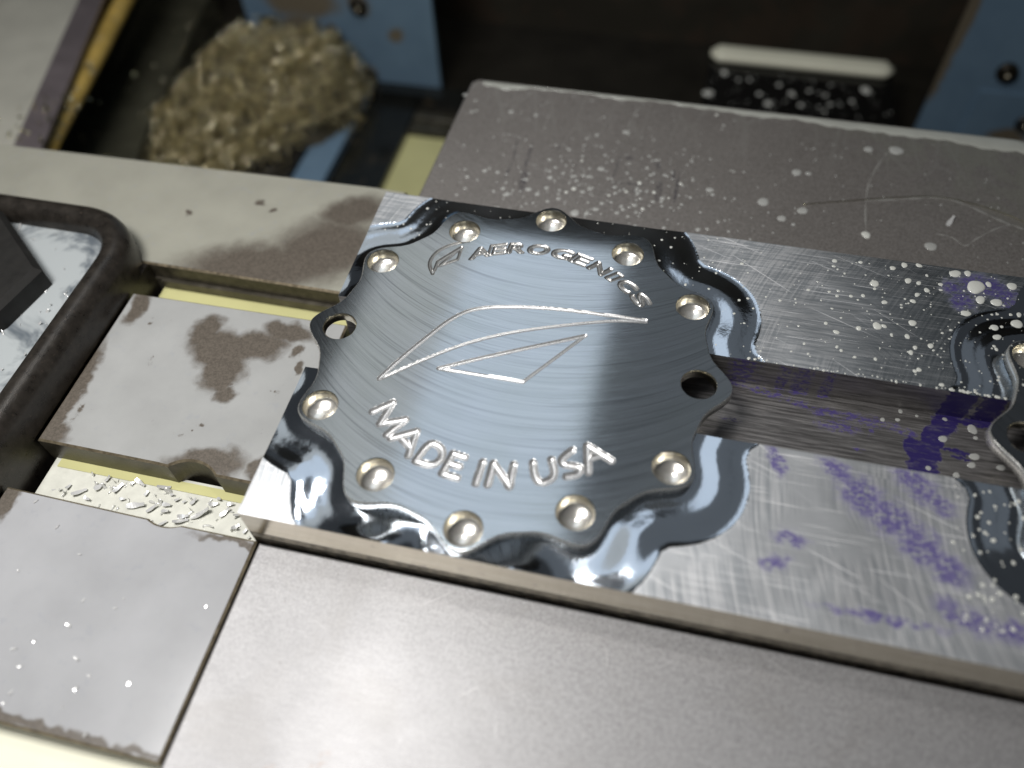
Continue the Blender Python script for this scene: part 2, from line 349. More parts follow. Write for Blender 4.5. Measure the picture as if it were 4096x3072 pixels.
def mat_channel():
    g = G('sawn_channel_aluminium'); c = g.coord()
    st = g.noise(g.vop('MULTIPLY', c, (0.06, 1.2, 1.2)), 1.1, 4, 0.7)
    st2 = g.noise(g.vop('MULTIPLY', c, (0.10, 2.4, 2.4)), 1.0, 3, 0.7)
    col = g.mix(g.step(st, 0.35, 0.68), (0.175, 0.168, 0.165), (0.39, 0.375, 0.37))
    col = g.mix(g.op('MULTIPLY', g.step(st2, 0.58, 0.72), 0.5), col, (0.58, 0.55, 0.52))
    pm = g.blobs(c, [(138.5, 17, 4, 6, -15), (136, 12, 4, 5, -15), (132.5, 6, 3.6, 6, -15), (130, 0, 4.5, 5, -10), (128.7, -6, 4.5, 5, 0), (146, 14.5, 5, 1.6, 10), (151, 14, 3, 1.2, 0), (126, 1, 2.6, 4, 0),
                     (140, 2.2, 5, 0.8, -6), (140, 0.2, 3, 0.7, -6)], 0.9, 0.6, 0.4)
    sm = g.blobs(c, [(72, 15.5, 5, 1.6, -15), (79, 13.6, 5, 1.5, -10), (84.5, 12.2, 2.6, 1.4, 0), (92, 10.6, 5, 1.3, -8), (100, 8.8, 5, 1.6, 12), (107, 8.6, 4, 1.8, 18), (113, 8.4, 4, 1.9, 10), (119, 7.6, 4, 1.6, 5),
                     (124.5, 6.4, 4, 1.5, -10), (104, 4, 7, 2.0, 0), (84.9, 15, 2, 0.9, 0), (91, 15.2, 3, 1.0, 0), (99, 15.3, 2, 0.8, 0), (114, 4.5, 3, 0.9, 60), (71, 0, 3, 0.7, 0), (110, -3, 2, 0.7, 0)], 0.9, 0.7, 1.2)
    gr = g.noise(g.vop('MULTIPLY', c, (0.5, 1, 1)), 0.9, 4, 0.7)
    sm = g.op('MULTIPLY', sm, g.step(gr, 0.42, 0.56))
    col = g.mix(g.op('MULTIPLY', sm, 0.85), col, (0.05, 0.032, 0.19))
    pm = g.op('MULTIPLY', pm, g.rng(g.noise(g.vop('MULTIPLY', c, (0.25, 1.3, 1)), 0.9, 4, 0.7), 0.36, 0.50, 0.72, 1.0))
    col = g.mix(g.op('MINIMUM', pm, 0.96), col, (0.02, 0.011, 0.11))
    g.bump(g.op('ADD', st, st2), 0.3, 0.15)
    k = g.op('MAXIMUM', pm, sm)
    return g.set(color=col, metal=g.op('MULTIPLY', g.op('SUBTRACT', 1.0, k), 0.75), rough=g.rng(st, 0.3, 0.7, 0.34, 0.5))
def mat_front_face():
    g = G('bar_front_face'); c = g.coord()
    st = g.noise(g.vop('MULTIPLY', c, (0.05, 1, 0.8)), 1.0, 4, 0.6)
    col = g.mix(g.step(st, 0.3, 0.7), (0.74, 0.67, 0.53), (0.90, 0.83, 0.69))
    n = g.noise(c, 0.22, 4, 0.7)
    col = g.mix(g.op('MULTIPLY', g.step(n, 0.62, 0.7), 0.5), col, (0.22, 0.17, 0.24))
    return g.set(color=col, metal=0.95, rough=0.24)
def mat_jaw(name, off, a, b, rough=(0.36, 0.5), metal=0.75, stains=None):
    g = G(name); c = g.coord(off)
    fine = g.noise(c, 1.1, 4, 0.75)
    st = g.noise(g.vop('MULTIPLY', c, (0.12, 1.6, 1)), 1.0, 3, 0.7)
    big = g.noise(c, 0.022, 3, 0.5)
    f = g.op('ADD', g.op('MULTIPLY', fine, 0.78), g.op('MULTIPLY', st, 0.22))
    col = g.mix(g.step(f, 0.36, 0.64), a, b)
    col = g.mix(g.op('MULTIPLY', g.step(g.noise(c, 2.6, 2, 0.6), 0.64, 0.70), 0.55), col, tuple(min(1, k * 1.7) for k in b))
    col = g.mix(g.op('MULTIPLY', g.step(g.noise(c, 0.8, 2, 0.6), 0.73, 0.78), 0.7), col, (0.10, 0.075, 0.06))
    if stains: col = stains(g, c, col)
    g.bump(f, 0.12, 0.1)
    return g.set(color=col, metal=metal, rough=g.op('ADD', g.rng(fine, 0.3, 0.7, rough[0], rough[1]), g.rng(big, 0.3, 0.7, -0.05, 0.05)))
def front_stains(g, c, col):
    for ang, sx, sc, th in ((25, 0.035, 1.1, 0.70), (-38, 0.03, 0.9, 0.71), (80, 0.05, 1.2, 0.72)):
        m = g.node('ShaderNodeMapping'); m.inputs['Rotation'].default_value = (0, 0, math.radians(ang)); g.put(m.inputs['Vector'], c)
        n = g.noise(g.vop('MULTIPLY', m.outputs[0], (sx, 1.6, 1)), sc, 2, 0.6)
        k = g.op('MULTIPLY', g.step(n, th, th + 0.05), g.step(g.noise(g.vop('ADD', c, (ang, 0, 0)), 0.04, 2, 0.5), 0.45, 0.6))
        col = g.mix(g.op('MULTIPLY', k, 0.55), col, (0.85, 0.84, 0.83))
    sm = g.noise(c, 0.03, 5, 0.65, 1.0)
    col = g.mix(g.op('MULTIPLY', g.step(sm, 0.5, 0.68), 0.22), col, (0.30, 0.285, 0.27))
    pm = g.blobs(c, [(113, -128, 12, 2.2, 4), (139, -100.5, 8, 1.2, 8), (131, -122, 8, 3, 0), (146, -112, 5, 2, 10), (60, -112, 1.6, 1.2, 0)], 1.0, 0.3, 1.2)
    pm = g.op('MULTIPLY', pm, g.step(g.noise(c, 0.7, 4, 0.7), 0.38, 0.55))
    col = g.mix(g.op('MULTIPLY', pm, 0.85), col, (0.05, 0.03, 0.12))
    br = g.blobs(c, [(-24, -124, 3.5, 1.0, 60), (-15, -136, 3, 1.5, 20), (-36, -128, 1.2, 1.2, 0), (70, -128, 16, 6, 0)], 1.0, 0.4, 2.5)
    br = g.op('MULTIPLY', br, g.step(g.noise(c, 0.5, 4, 0.7), 0.42, 0.6))
    return g.mix(g.op('MULTIPLY', br, 0.45), col, (0.30, 0.19, 0.12))
def back_stains(g, c, col):
    # rubbed-off marker strokes and dried coolant
    mk = g.blobs(c, [(-28, 124, 0.35, 9, 5), (-28, 110, 0.4, 7, -5), (-21.6, 121, 0.8, 8, 0), (-20.5, 106, 1.6, 7, 5), (-10, 129.5, 0.3, 2.5, 0), (16.2, 122, 0.6, 8, -4), (20.5, 128, 1.6, 1.4, 0), (33, 125, 1.2, 3, 20),
                     (40, 121, 0.6, 3.5, 0), (42, 113, 0.8, 9, 0), (23, 112, 6.5, 0.45, 2), (23, 108, 7, 0.35, 0), (35, 110, 1.4, 6, 0)], 0.35, 1.0, 1.2)
    mk = g.op('MULTIPLY', mk, g.step(g.noise(g.vop('MULTIPLY', c, (1, 0.5, 1)), 1.6, 3, 0.7), 0.42, 0.56))
    col = g.mix(g.op('MULTIPLY', mk, 0.7), col, (0.055, 0.05, 0.07))
    fl = g.noise(c, 0.06, 5, 0.65, 0.8)
    o = g.xyz(c)
    reg = g.step(g.op('ADD', g.op('MULTIPLY', o[0], 0.7), o[1]), 215.0, 262.0)
    film = g.op('MULTIPLY', reg, g.step(fl, 0.40, 0.58))
    col = g.mix(g.op('MULTIPLY', film, 0.40), col, (0.36, 0.37, 0.30))
    riv = g.voro(g.vop('MULTIPLY', c, (1.0, 0.16, 1)), 0.085, 'DISTANCE_TO_EDGE')
    rm = g.op('MULTIPLY', g.step(riv, 0.035, 0.0), g.step(o[1], 128.0, 150.0))
    col = g.mix(g.op('MULTIPLY', rm, 0.30), col, (0.42, 0.41, 0.38))
    return col
def mat_film(name, off, patches, thr=0.62, tint=(0.40, 0.405, 0.40), soft=1.0):
    """steel plate under a drying film of milky coolant"""
    g = G(name); c = g.coord(off)
    big = g.noise(c, 0.05, 4, 0.55)
    n = g.noise(c, 0.10, 5, 0.6, 0.3)
    dry = g.step(n, thr, thr + 0.06)
    if patches: dry = g.op('MAXIMUM', dry, g.blobs(c, patches, 2.2, 0.16, soft))
    wet = g.mix(g.rng(big, 0.3, 0.7, 0, 1), tint, tuple(k * 0.86 for k in tint))
    wet = g.mix(g.op('MULTIPLY', g.step(g.noise(c, 0.3, 3, 0.6), 0.58, 0.75), 0.25), wet, (0.30, 0.32, 0.36))
    bare = g.mix(g.step(g.noise(c, 1.2, 4, 0.7), 0.35, 0.65), (0.085, 0.072, 0.058), (0.135, 0.115, 0.094))
    col = g.mix(dry, wet, bare)
    g.bump(g.op('SUBTRACT', g.op('MULTIPLY', g.noise(c, 0.9, 3, 0.6), 0.06), dry), 0.12, 0.2)
    return g.set(color=col, metal=0.0, rough=g.mix(dry, (0.22,) * 3, (0.45,) * 3), spec=0.5)
def mat_plain(name, col, rough=0.5, metal=0.0, var=0.25, sc=0.12, bump=0.1, off=(0, 0, 0), speck=None):
    g = G(name); c = g.coord(off)
    n = g.noise(c, sc, 5, 0.6)
    k = g.mix(g.rng(n, 0.3, 0.7, 0, 1), tuple(x * (1 - var) for x in col), tuple(min(1, x * (1 + var)) for x in col))
    if speck:
        k = g.mix(g.op('MULTIPLY', g.step(g.noise(c, speck[1], 4, 0.7), speck[2], speck[2] + 0.08), speck[3]), k, speck[0])
    g.bump(g.noise(c, sc * 8, 4, 0.6), bump, 0.3)
    return g.set(color=k, metal=metal, rough=g.rng(n, 0.3, 0.7, rough * 0.85, min(1, rough * 1.15)))

M_milled = mat_milled()
M_groove = mat_bright('engraved_groove', (0.80, 0.80, 0.80), 0.30, 2.2, 0.3, metal=0.8)
M_groove2 = mat_bright('engraved_outline', (0.58, 0.57, 0.55), 0.3, 2.2, 0.3, metal=0.9)
M_edge = mat_bright('profiled_edge', (0.90, 0.90, 0.86), 0.26, 0.6, 0.03, metal=0.8)
def mat_recess():
    g = G('mirror_cut_recess'); c = g.coord()
    at = g.node('ShaderNodeAttribute'); at.attribute_name = 'band_relief'
    n = g.noise(c, 0.35, 3, 0.6); n2 = g.noise(c, 3.0, 2, 0.6)
    h = g.op('ADD', at.outputs['Fac'], g.op('ADD', g.op('MULTIPLY', n, 0.05), g.op('MULTIPLY', n2, 0.006)))
    b = g.node('ShaderNodeBump'); b.inputs['Strength'].default_value = 1.0; b.inputs['Distance'].default_value = MM
    g.put(b.inputs['Height'], h); g.put(g.b.inputs['Normal'], b.outputs[0])
    return g.set(color=(0.62, 0.68, 0.76), metal=1.0, rough=g.rng(n2, 0.3, 0.7, 0.07, 0.14))
M_recess = mat_recess()
M_bore = mat_bore()
M_bore2 = mat_bore('bore_bottom', 0.85, 0.21, (0.97, 0.94, 0.88))
M_stock = mat_stock()
M_chan = mat_channel()
M_front = mat_front_face()
M_band = mat_plain('dark_lower_band', (0.42, 0.38, 0.31), 0.36, 0.85, 0.5, 0.4)
M_drop = mat_plain('milky_coolant_drop', (0.72, 0.73, 0.68), 0.12, 0, 0.05, 0.3, 0.0)
M_film = mat_plain('thin_coolant_drop', (0.45, 0.455, 0.435), 0.15, 0, 0.05, 0.3, 0.0)
M_trickle = mat_plain('drying_trickle', (0.27, 0.265, 0.25), 0.2, 0, 0.1, 0.3, 0.0)
M_pool = mat_plain('yellow_coolant', (0.62, 0.60, 0.30), 0.12, 0, 0.1, 0.02, 0.02)
M_cream = mat_plain('cream_coolant', (0.94, 0.93, 0.76), 0.10, 0, 0.04, 0.03, 0.02)
M_chip = mat_bright('bright_chip', (0.95, 0.95, 0.94), 0.2, 0.8, 0.1, metal=0.45)
M_gold = mat_bright('oily_chip', (0.92, 0.85, 0.58), 0.18, 0.8, 0.1)
M_blue = None

# ------------------------------------------------------------------ geometry functions of the scalloped plate
PLATE2 = 210.4
def outline_r(a):
    return 61.7 + 6.85 * ((1 + np.cos(12 * a)) / 2) ** 1.75
TH = np.linspace(0, 2 * math.pi, 1441)[:-1]
OUT = np.c_[outline_r(TH) * np.cos(TH), outline_r(TH) * np.sin(TH)]
OUTS = OUT[::2]
def sd_outline(x, y):
    """signed distance to the scalloped outline (positive outside), and its gradient"""
    P = np.c_[x.ravel(), y.ravel()]
    d = np.empty(len(P)); gx = np.empty_like(P)
    r = np.hypot(P[:, 0], P[:, 1])
    inside = r < outline_r(np.arctan2(P[:, 1], P[:, 0]))
    for i in range(0, len(P), 20000):
        q = P[i:i + 20000]
        D = (q[:, None, 0] - OUTS[None, :, 0]) ** 2 + (q[:, None, 1] - OUTS[None, :, 1]) ** 2
        k = D.argmin(1)
        a = OUTS[k - 1]; b = OUTS[(k + 1) % len(OUTS)]
        t = b - a; t /= np.linalg.norm(t, axis=1)[:, None]
        rel = q - OUTS[k]
        s = np.clip((rel * t).sum(1), -0.5, 0.5)
        v = rel - t * s[:, None]
        l = np.linalg.norm(v, axis=1)
        d[i:i + 20000] = l; gx[i:i + 20000] = v / np.maximum(l, 1e-6)[:, None]
    sg = np.where(inside, -1.0, 1.0)
    return (d * sg).reshape(x.shape), (gx * sg[:, None]).reshape(x.shape + (2,))
HOLES = [((58.3 if k % 2 == 0 else 61.7) * math.cos(math.radians(30 * k)), (58.3 if k % 2 == 0 else 61.7) * math.sin(math.radians(30 * k))) for k in range(12)]
HR = 5.3

def seg_dist(X, Y, pl):
    """distance from grid points to a polyline"""
    d = np.full(X.shape, 1e9)
    for (ax, ay), (bx, by) in zip(pl[:-1], pl[1:]):
        vx, vy = bx - ax, by - ay; L = vx * vx + vy * vy + 1e-12
        t = np.clip(((X - ax) * vx + (Y - ay) * vy) / L, 0, 1)
        d = np.minimum(d, np.hypot(X - ax - t * vx, Y - ay - t * vy))
    return d
def smooth_line(pl, n=2):
    P = [np.array(p, float) for p in pl]
    for _ in range(n):
        Q = [P[0]]
        for a, b in zip(P[:-1], P[1:]): Q += [a * 0.75 + b * 0.25, a * 0.25 + b * 0.75]
        Q.append(P[-1]); P = Q
    return [tuple(p) for p in P]
def glyph_outline(ch):
    cu = bpy.data.curves.new('glyph', 'FONT'); cu.body = ch; cu.size = 1.0; cu.resolution_u = 4
    cu.fill_mode = 'NONE' if False else cu.fill_mode
    ob = bpy.data.objects.new('glyph', cu); COL.objects.link(ob)
    dg = bpy.context.evaluated_depsgraph_get(); me = bpy.data.meshes.new_from_object(ob.evaluated_get(dg))
    cnt = {}
    for p in me.polygons:
        for e in p.edge_keys: cnt[e] = cnt.get(e, 0) + 1
    segs = [e for e, c in cnt.items() if c == 1]
    V = [(v.co.x, v.co.y) for v in me.vertices]
    out = [(V[a], V[b]) for a, b in segs]
    bpy.data.objects.remove(ob); bpy.data.meshes.remove(me); bpy.data.curves.remove(cu)
    return out

def plate_body(h, cx, parent, engraved):
    n = int(math.ceil(69.5 / h))
    ax = np.arange(-n, n + 1) * h
    X, Y = np.meshgrid(ax, ax, indexing='xy')
    S, Gd = sd_outline(X, Y)
    CH = 0.28
    S = S + CH
    near = np.abs(S) <= 0.5001 * h
    X = np.where(near, X - Gd[..., 0] * S, X); Y = np.where(near, Y - Gd[..., 1] * S, Y)
    ok = (S < 0) | near
    for hx, hy in HOLES:
        dx, dy = X - hx, Y - hy; r = np.hypot(dx, dy); s = (HR + 0.25) - r
        nr = np.abs(s) <= 0.5001 * h
        k = np.where(nr, (HR + 0.25) / np.maximum(r, 1e-6), 1.0)
        X = hx + dx * k; Y = hy + dy * k
        ok &= (s < 0) | nr
    Z = np.zeros_like(X)
    ID = np.full(X.shape, -1, int)
    best = np.full(X.shape, 1e9)
    names = []
    if engraved:
        def cut(polys, half, depth, name, fill=False):
            i = len(names); names.append(name)
            for pl in polys:
                P = np.array(pl)
                m = (X > P[:, 0].min() - half - .5) & (X < P[:, 0].max() + half + .5) & (Y > P[:, 1].min() - half - .5) & (Y < P[:, 1].max() + half + .5)
                if not m.any(): continue
                d = seg_dist(X[m], Y[m], pl)
                z = -depth * np.clip(1 - (d / half) ** 2, 0, None) ** 0.75
                Z[m] = np.minimum(Z[m], z)
                upd = (d < half) & (d < best[m])
                idm = ID[m]; idm[upd] = i; ID[m] = idm
                bm = best[m]; bm[upd] = d[upd]; best[m] = bm
        for chn, polys in MADE.items():
            cut([smooth_line(p, 2) if chn in 'SUD' else p for p in polys], 1.15, 0.75, ('letter', 'engraved letter ' + chn[0]))
        for k, (chh, ang, r) in enumerate(zip('AEROGENICS', (117.2, 109.4, 101.2, 91.8, 81.5, 72.7, 63.5, 56.1, 48.9, 39.9), (46.4, 46.6, 46.7, 46.6, 46.6, 46.7, 46.7, 47.0, 47.2, 47.4))):
            segs = glyph_outline(chh)
            P = np.array(segs)
            x0, x1 = P[..., 0].min(), P[..., 0].max(); y0, y1 = P[..., 1].min(), P[..., 1].max()
            hgt = 4.4; wid = {'I': 2.3, 'O': 6.9, 'G': 6.5, 'A': 6.9, 'N': 5.8}.get(chh, 5.6)
            u = (P[..., 0] - (x0 + x1) / 2) / (x1 - x0) * wid; v = (P[..., 1] - (y0 + y1) / 2) / (y1 - y0) * hgt
            u = u + v * 0.30
            a = math.radians(ang)
            rx, ry = math.cos(a), math.sin(a)
            gx = r * rx + v * rx + u * ry; gy = r * ry + v * ry - u * rx
            cut([[(gx[j, 0], gy[j, 0]), (gx[j, 1], gy[j, 1])] for j in range(len(P))], 0.46, 0.45, ('letter', 'engraved outlined letter ' + chh))
        cut([smooth_line(SEMB[0], 2), SEMB[1]], 0.55, 0.40, ('leaf_emblem', 'small engraved leaf emblem beside the arc of outlined letters'))
        i = len(names) - 1
        t = SEMB[2]
        cut([t], 0.5, 0.4, names[-1]); names.pop(); ID[ID == len(names)] = i
        cut([smooth_line(EMB[0], 2)], 0.68, 0.45, ('leaf_emblem', 'large engraved leaf outline across the middle of the plate')); i = len(names) - 1
        for e, hw, dp in zip(EMB[1:], (0.52, 0.66, 0.45, 0.62), (0.22, 0.42, 0.2, 0.42)):
            cut([smooth_line(e, 2) if len(e) > 4 else e], hw, dp, names[i]); names.pop(); ID[ID == len(names)] = i
    F0 = np.arange(X.size).reshape(X.shape)
    Q = np.stack([F0[:-1, :-1], F0[:-1, 1:], F0[1:, 1:], F0[1:, :-1]], -1).reshape(-1, 4)
    okf = ok.ravel()[Q].all(1)
    Q = Q[okf]
    fid = ID.ravel()[Q].max(1)
    V = np.c_[X.ravel() + cx, Y.ravel(), Z.ravel()]
    def emit(name, q, mat, par, smooth=True):
        u, inv = np.unique(q, return_inverse=True)
        return link_mesh(name, V[u], inv.reshape(q.shape), mat, par, None, smooth)
    body = None
    # rim: chamfer, wall and underside
    I = OUT * (1 - CH / np.linalg.norm(OUT, axis=1))[:, None]
    t = np.roll(OUT, -1, 0) - np.roll(OUT, 1, 0); t /= np.linalg.norm(t, axis=1)[:, None]
    I = OUT - np.c_[t[:, 1], -t[:, 0]] * (CH + 0.004)
    m = len(OUT)
    rim = np.concatenate([np.c_[I[:, 0] + cx, I[:, 1], np.full(m, -0.004)], np.c_[OUT[:, 0] + cx, OUT[:, 1], np.full(m, -CH)],
                          np.c_[OUT[:, 0] + cx, OUT[:, 1], np.full(m, -3.42)], np.c_[I[:, 0] + cx, I[:, 1], np.full(m, -3.45)]])
    k = np.arange(m); k2 = (k + 1) % m
    fq = np.concatenate([np.stack([a * m + k, a * m + k2, (a + 1) * m + k2, (a + 1) * m + k], -1)[:, ::-1] for a in range(3)])
    body = emit('plate_face', Q[fid < 0], M_milled, parent)
    e = link_mesh('plate_rim', rim, fq, M_edge, parent, None, True)
    # underside as a coarse copy of the face
    ks = max(1, int(round(0.9 / h)))
    sub = F0[::ks, ::ks]
    Q2 = np.stack([sub[:-1, :-1], sub[1:, :-1], sub[1:, 1:], sub[:-1, 1:]], -1).reshape(-1, 4)
    Q2 = Q2[ok.ravel()[Q2].all(1)]
    u, inv = np.unique(Q2, return_inverse=True)
    V2 = V[u].copy(); V2[:, 2] = -3.45
    link_mesh('plate_underside', V2, inv.reshape(Q2.shape), M_edge, parent)
    for i, (nm, lab) in enumerate(names):
        q = Q[fid == i]
        if len(q):
            o = emit(nm, q, M_groove if ('outlined' not in lab and 'small' not in lab) else M_groove2, parent)
            o['label'] = lab
    return body

def hole_mesh(cx, parent):
    N = 56; o0 = None
    for k, (hx, hy) in enumerate(HOLES):
        a = np.linspace(0, 2 * math.pi, N + 1)[:-1]
        if k % 6 == 0: prof = [(HR + 0.27, 0.0), (HR, -0.28), (HR, -3.45)]
        else: prof = [(HR + 0.27, 0.0), (HR, -0.28), (HR, -3.6), (HR - 0.1, -3.75)] + [(9.0 * math.sin(q), 3.3 - 9.0 * math.cos(q)) for q in (0.60, 0.53, 0.46, 0.39, 0.32, 0.25, 0.18, 0.11, 0.05, 0.003)]
        V = np.concatenate([np.c_[hx + cx + r * np.cos(a), hy + r * np.sin(a), np.full(N, z)] for r, z in prof])
        i = np.arange(N); j = (i + 1) % N
        F = np.concatenate([np.stack([s * N + i, s * N + j, (s + 1) * N + j, (s + 1) * N + i], -1) for s in range(len(prof) - 1)])[:, ::-1].copy()[:, ::-1]
        o = link_mesh('bolt_hole', V, F.copy(), M_bore, parent, None, True)
        o.data.materials.append(M_bore2)
        o.data.polygons.foreach_set('material_index', (np.arange(len(F)) >= 3 * N).astype(np.int32))
        if k % 6 == 0: o['label'] = 'through hole with the vise showing below' if k else 'through hole with the dyed channel showing below'

plate = empty('cover_plate', (0, 0, -3.45), 'round aluminium cover plate with scalloped edge engraved MADE IN USA, lying on the milled bar', 'cover plate')
plate_body(0.22, 0.0, plate, True)
hole_mesh(0.0, plate)
plate2 = empty('cover_plate', (PLATE2, 0, -3.45), 'second scalloped cover plate cut off by the right edge, one hole and wet rim showing', 'cover plate')
plate_body(0.6, PLATE2, plate2, False)
hole_mesh(PLATE2, plate2)

# ------------------------------------------------------------------ the fixture bar the plates lie on
bar = empty('fixture_bar', (0, 0, -40), 'long bright aluminium bar with a centre channel and wavy mirror-cut recess round the plate', 'aluminium bar')
BX0, BX1 = -65.2, 300.0
def rec_profile(s):
    """depth of the cutter's recess against distance from the plate's outline"""
    t = np.clip(s / 16.0, 0, 1)
    d = 0.12 + 0.25 * np.sin(np.pi * t)
    return np.where(s < 0, 0.12, d)
S_TAB = np.linspace(0, 16, 321)
def _slope(s):
    k = lambda a, b: 1 / (1 + np.exp(-(s - a) / b))
    return -0.12 + 0.36 * k(1.8, 0.3) - 0.31 * k(8.0, 0.5) + 0.45 * k(14.7, 0.3)
def _slope2(s):
    k = lambda a, b: 1 / (1 + np.exp(-(s - a) / b))
    return -0.14 + 0.38 * k(4.8, 0.3) - 0.26 * k(7.6, 0.25) + 0.24 * k(8.8, 0.25) - 0.35 * k(12.8, 0.3) + 0.55 * k(14.5, 0.3)
R_TAB = np.concatenate([[0], np.cumsum(_slope(S_TAB)[1:] * np.diff(S_TAB))])
R_TAB2 = np.concatenate([[0], np.cumsum(_slope2(S_TAB)[1:] * np.diff(S_TAB))])
def band_relief(s, gx, gy):
    """bump shaped for reflection bands in the recess: relief height (mm) carried to the material"""
    s = np.clip(s, 0, 16)
    return (np.interp(s, S_TAB, R_TAB) * (1 - np.clip(0.5 - 2.0 * gx, 0, 1)) + np.interp(s, S_TAB, R_TAB2) * np.clip(0.5 - 2.0 * gx, 0, 1)) * np.clip(1.25 - np.abs(gy) ** 3, 0, 1) + s * ((0.16 - 0.30 * np.cos(12 * np.arctan2(gy, gx) + 0.9)) * np.clip(-gy, 0, 1) ** 5 - 0.30 * np.clip(gy, 0, 1) ** 3)
def components(q, nv):
    lab = np.arange(nv)
    while True:
        m = lab[q].min(1); old = lab.copy()
        for k in range(4): np.minimum.at(lab, q[:, k], m)
        lab = lab[lab]
        if (lab == old).all(): break
    l = lab[q[:, 0]]
    return [q[l == v] for v in np.unique(l) if (l == v).sum() > 3]
def rail(y0, y1):
    h = 0.42
    xs = np.concatenate([np.arange(BX0, 175, h), np.linspace(175.2, BX1, 40)])
    ys = np.linspace(y0, y1, int((y1 - y0) / h) + 1)
    X, Y = np.meshgrid(xs, ys, indexing='xy')
    S1, G1 = sd_outline(X, Y); S2, G2 = sd_outline(X - PLATE2, Y)
    S = np.minimum(S1, S2); Gd = np.where((S1 < S2)[..., None], G1, G2)
    e = S - 16.0
    near = np.abs(e) <= 0.5001 * h
    Xn = np.where(near, X - Gd[..., 0] * e, X); Yn = np.where(near, Y - Gd[..., 1] * e, Y)
    Xn[:, 0] = BX0; Xn[:, -1] = BX1; Yn[0, :] = y0; Yn[-1, :] = y1
    Xn = np.clip(Xn, BX0, BX1); Yn = np.clip(Yn, y0, y1)
    inside = (e < 0) & ~near
    Z = np.full(X.shape, -3.5)
    Z = np.where(inside | near, -3.5 - rec_profile(np.minimum(S, 16)) * np.where(near, 0, 1), Z)
    Z = np.where(inside | near, Z, Z - 0.10 * np.clip(1 - (np.minimum(S, 99) - 16.0) / 0.55, 0, 1))
    # slightly rolled outer edges of the bar
    edge = np.minimum.reduce([Yn - y0, y1 - Yn, Xn - BX0])
    Z = Z - np.where(inside | near, 0, 0.06) * np.clip(1 - edge / 0.5, 0, 1)
    idx = np.arange(X.size).reshape(X.shape)
    Q = np.stack([idx[:-1, :-1], idx[:-1, 1:], idx[1:, 1:], idx[1:, :-1]], -1).reshape(-1, 4)
    inq = (inside | near).ravel()[Q].all(1)
    V = np.c_[Xn.ravel(), Yn.ravel(), Z.ravel()]
    cxx = np.where(S1 < S2, X, X - PLATE2); rr = np.hypot(cxx, Y) + 1e-6
    RL = band_relief(S, cxx / rr, Y / rr)
    RL = np.where(S1 < S2, RL, -1.7 * RL)
    kr = np.exp(-np.linspace(-2.5, 2.5, 17) ** 2); kr /= kr.sum()
    for ax in (0, 1):                      # smooth the band heights over about a millimetre
        pad = np.pad(RL, [(8, 8) if a == ax else (0, 0) for a in (0, 1)], mode='edge')
        RL = sum(kr[j] * np.take(pad, np.arange(j, j + RL.shape[ax]), axis=ax) for j in range(17))
    RL = RL.ravel()
    qc = V[Q].mean(1)
    keep = np.ones(len(Q), bool)
    for ox in (0.0, PLATE2):
        for hx, hy in HOLES: keep &= np.hypot(qc[:, 0] - hx - ox, qc[:, 1] - hy) > HR + 0.12
    Q = Q[keep]; inq = inq[keep]
    def emit(name, q, mat):
        u, inv = np.unique(q, return_inverse=True)
        o = link_mesh(name, V[u], inv.reshape(q.shape), mat, bar, None, True)
        at = o.data.attributes.new('band_relief', 'FLOAT', 'POINT'); at.data.foreach_set('value', RL[u].astype(np.float32))
        return o
    for comp in components(Q[~inq], X.size): emit('rail_top', comp, M_stock)
    for comp in components(Q[inq], X.size):
        b = emit('milled_recess', comp, M_recess)
    # side walls
    def wall(ring, prof, mat, name, flip):
        n = len(ring); rows = [ring] + [np.c_[ring[:, 0] + dx, ring[:, 1] + dy, np.full(n, z)] for dx, dy, z in prof]
        VV = np.concatenate(rows); i = np.arange(n - 1)
        F = np.concatenate([np.stack([k * n + i, k * n + i + 1, (k + 1) * n + i + 1, (k + 1) * n + i], -1) for k in range(len(rows) - 1)])
        if flip: F = F[:, ::-1].copy()
        return link_mesh(name, VV, F, mat, bar)
    R3 = V.reshape(X.shape + (3,))
    if y0 < 0:
        wall(R3[0], [(0, 0, -15.4)], M_front, 'front_face', True)
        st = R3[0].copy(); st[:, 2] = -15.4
        wall(st, [(0, 0.25, -15.5), (0, 0.25, -18.0), (0, 0.0, -18.2), (0, 0.0, -18.7), (0, 0.25, -18.9), (0, 0.25, -40)], M_band, 'lower_band', True)  # darker lower band of the front face, set in only slightly
        wall(R3[-1], [(0, 0, -16)], M_chan, 'channel_wall', False)
    else:
        wall(R3[0], [(0, 0, -16)], M_chan, 'channel_wall', True)
        wall(R3[-1], [(0, 0, -40)], M_front, 'back_face', False)
    wall(R3[:, 0], [(0, 0, -40)], M_stock, 'end_face', False)
rail(-68.8, -15.5)
rail(15.5, 68.8)
MB().box(-44, -15.5, -40, BX1, 15.5, -16).build('channel_floor', M_chan, bar)
for yy in (-15.5, 15.5): link_mesh('channel_wall', [(BX0, yy, -16), (-44, yy, -16), (-44, yy, -40), (BX0, yy, -40)], [(0, 1, 2, 3)], M_chan, bar)

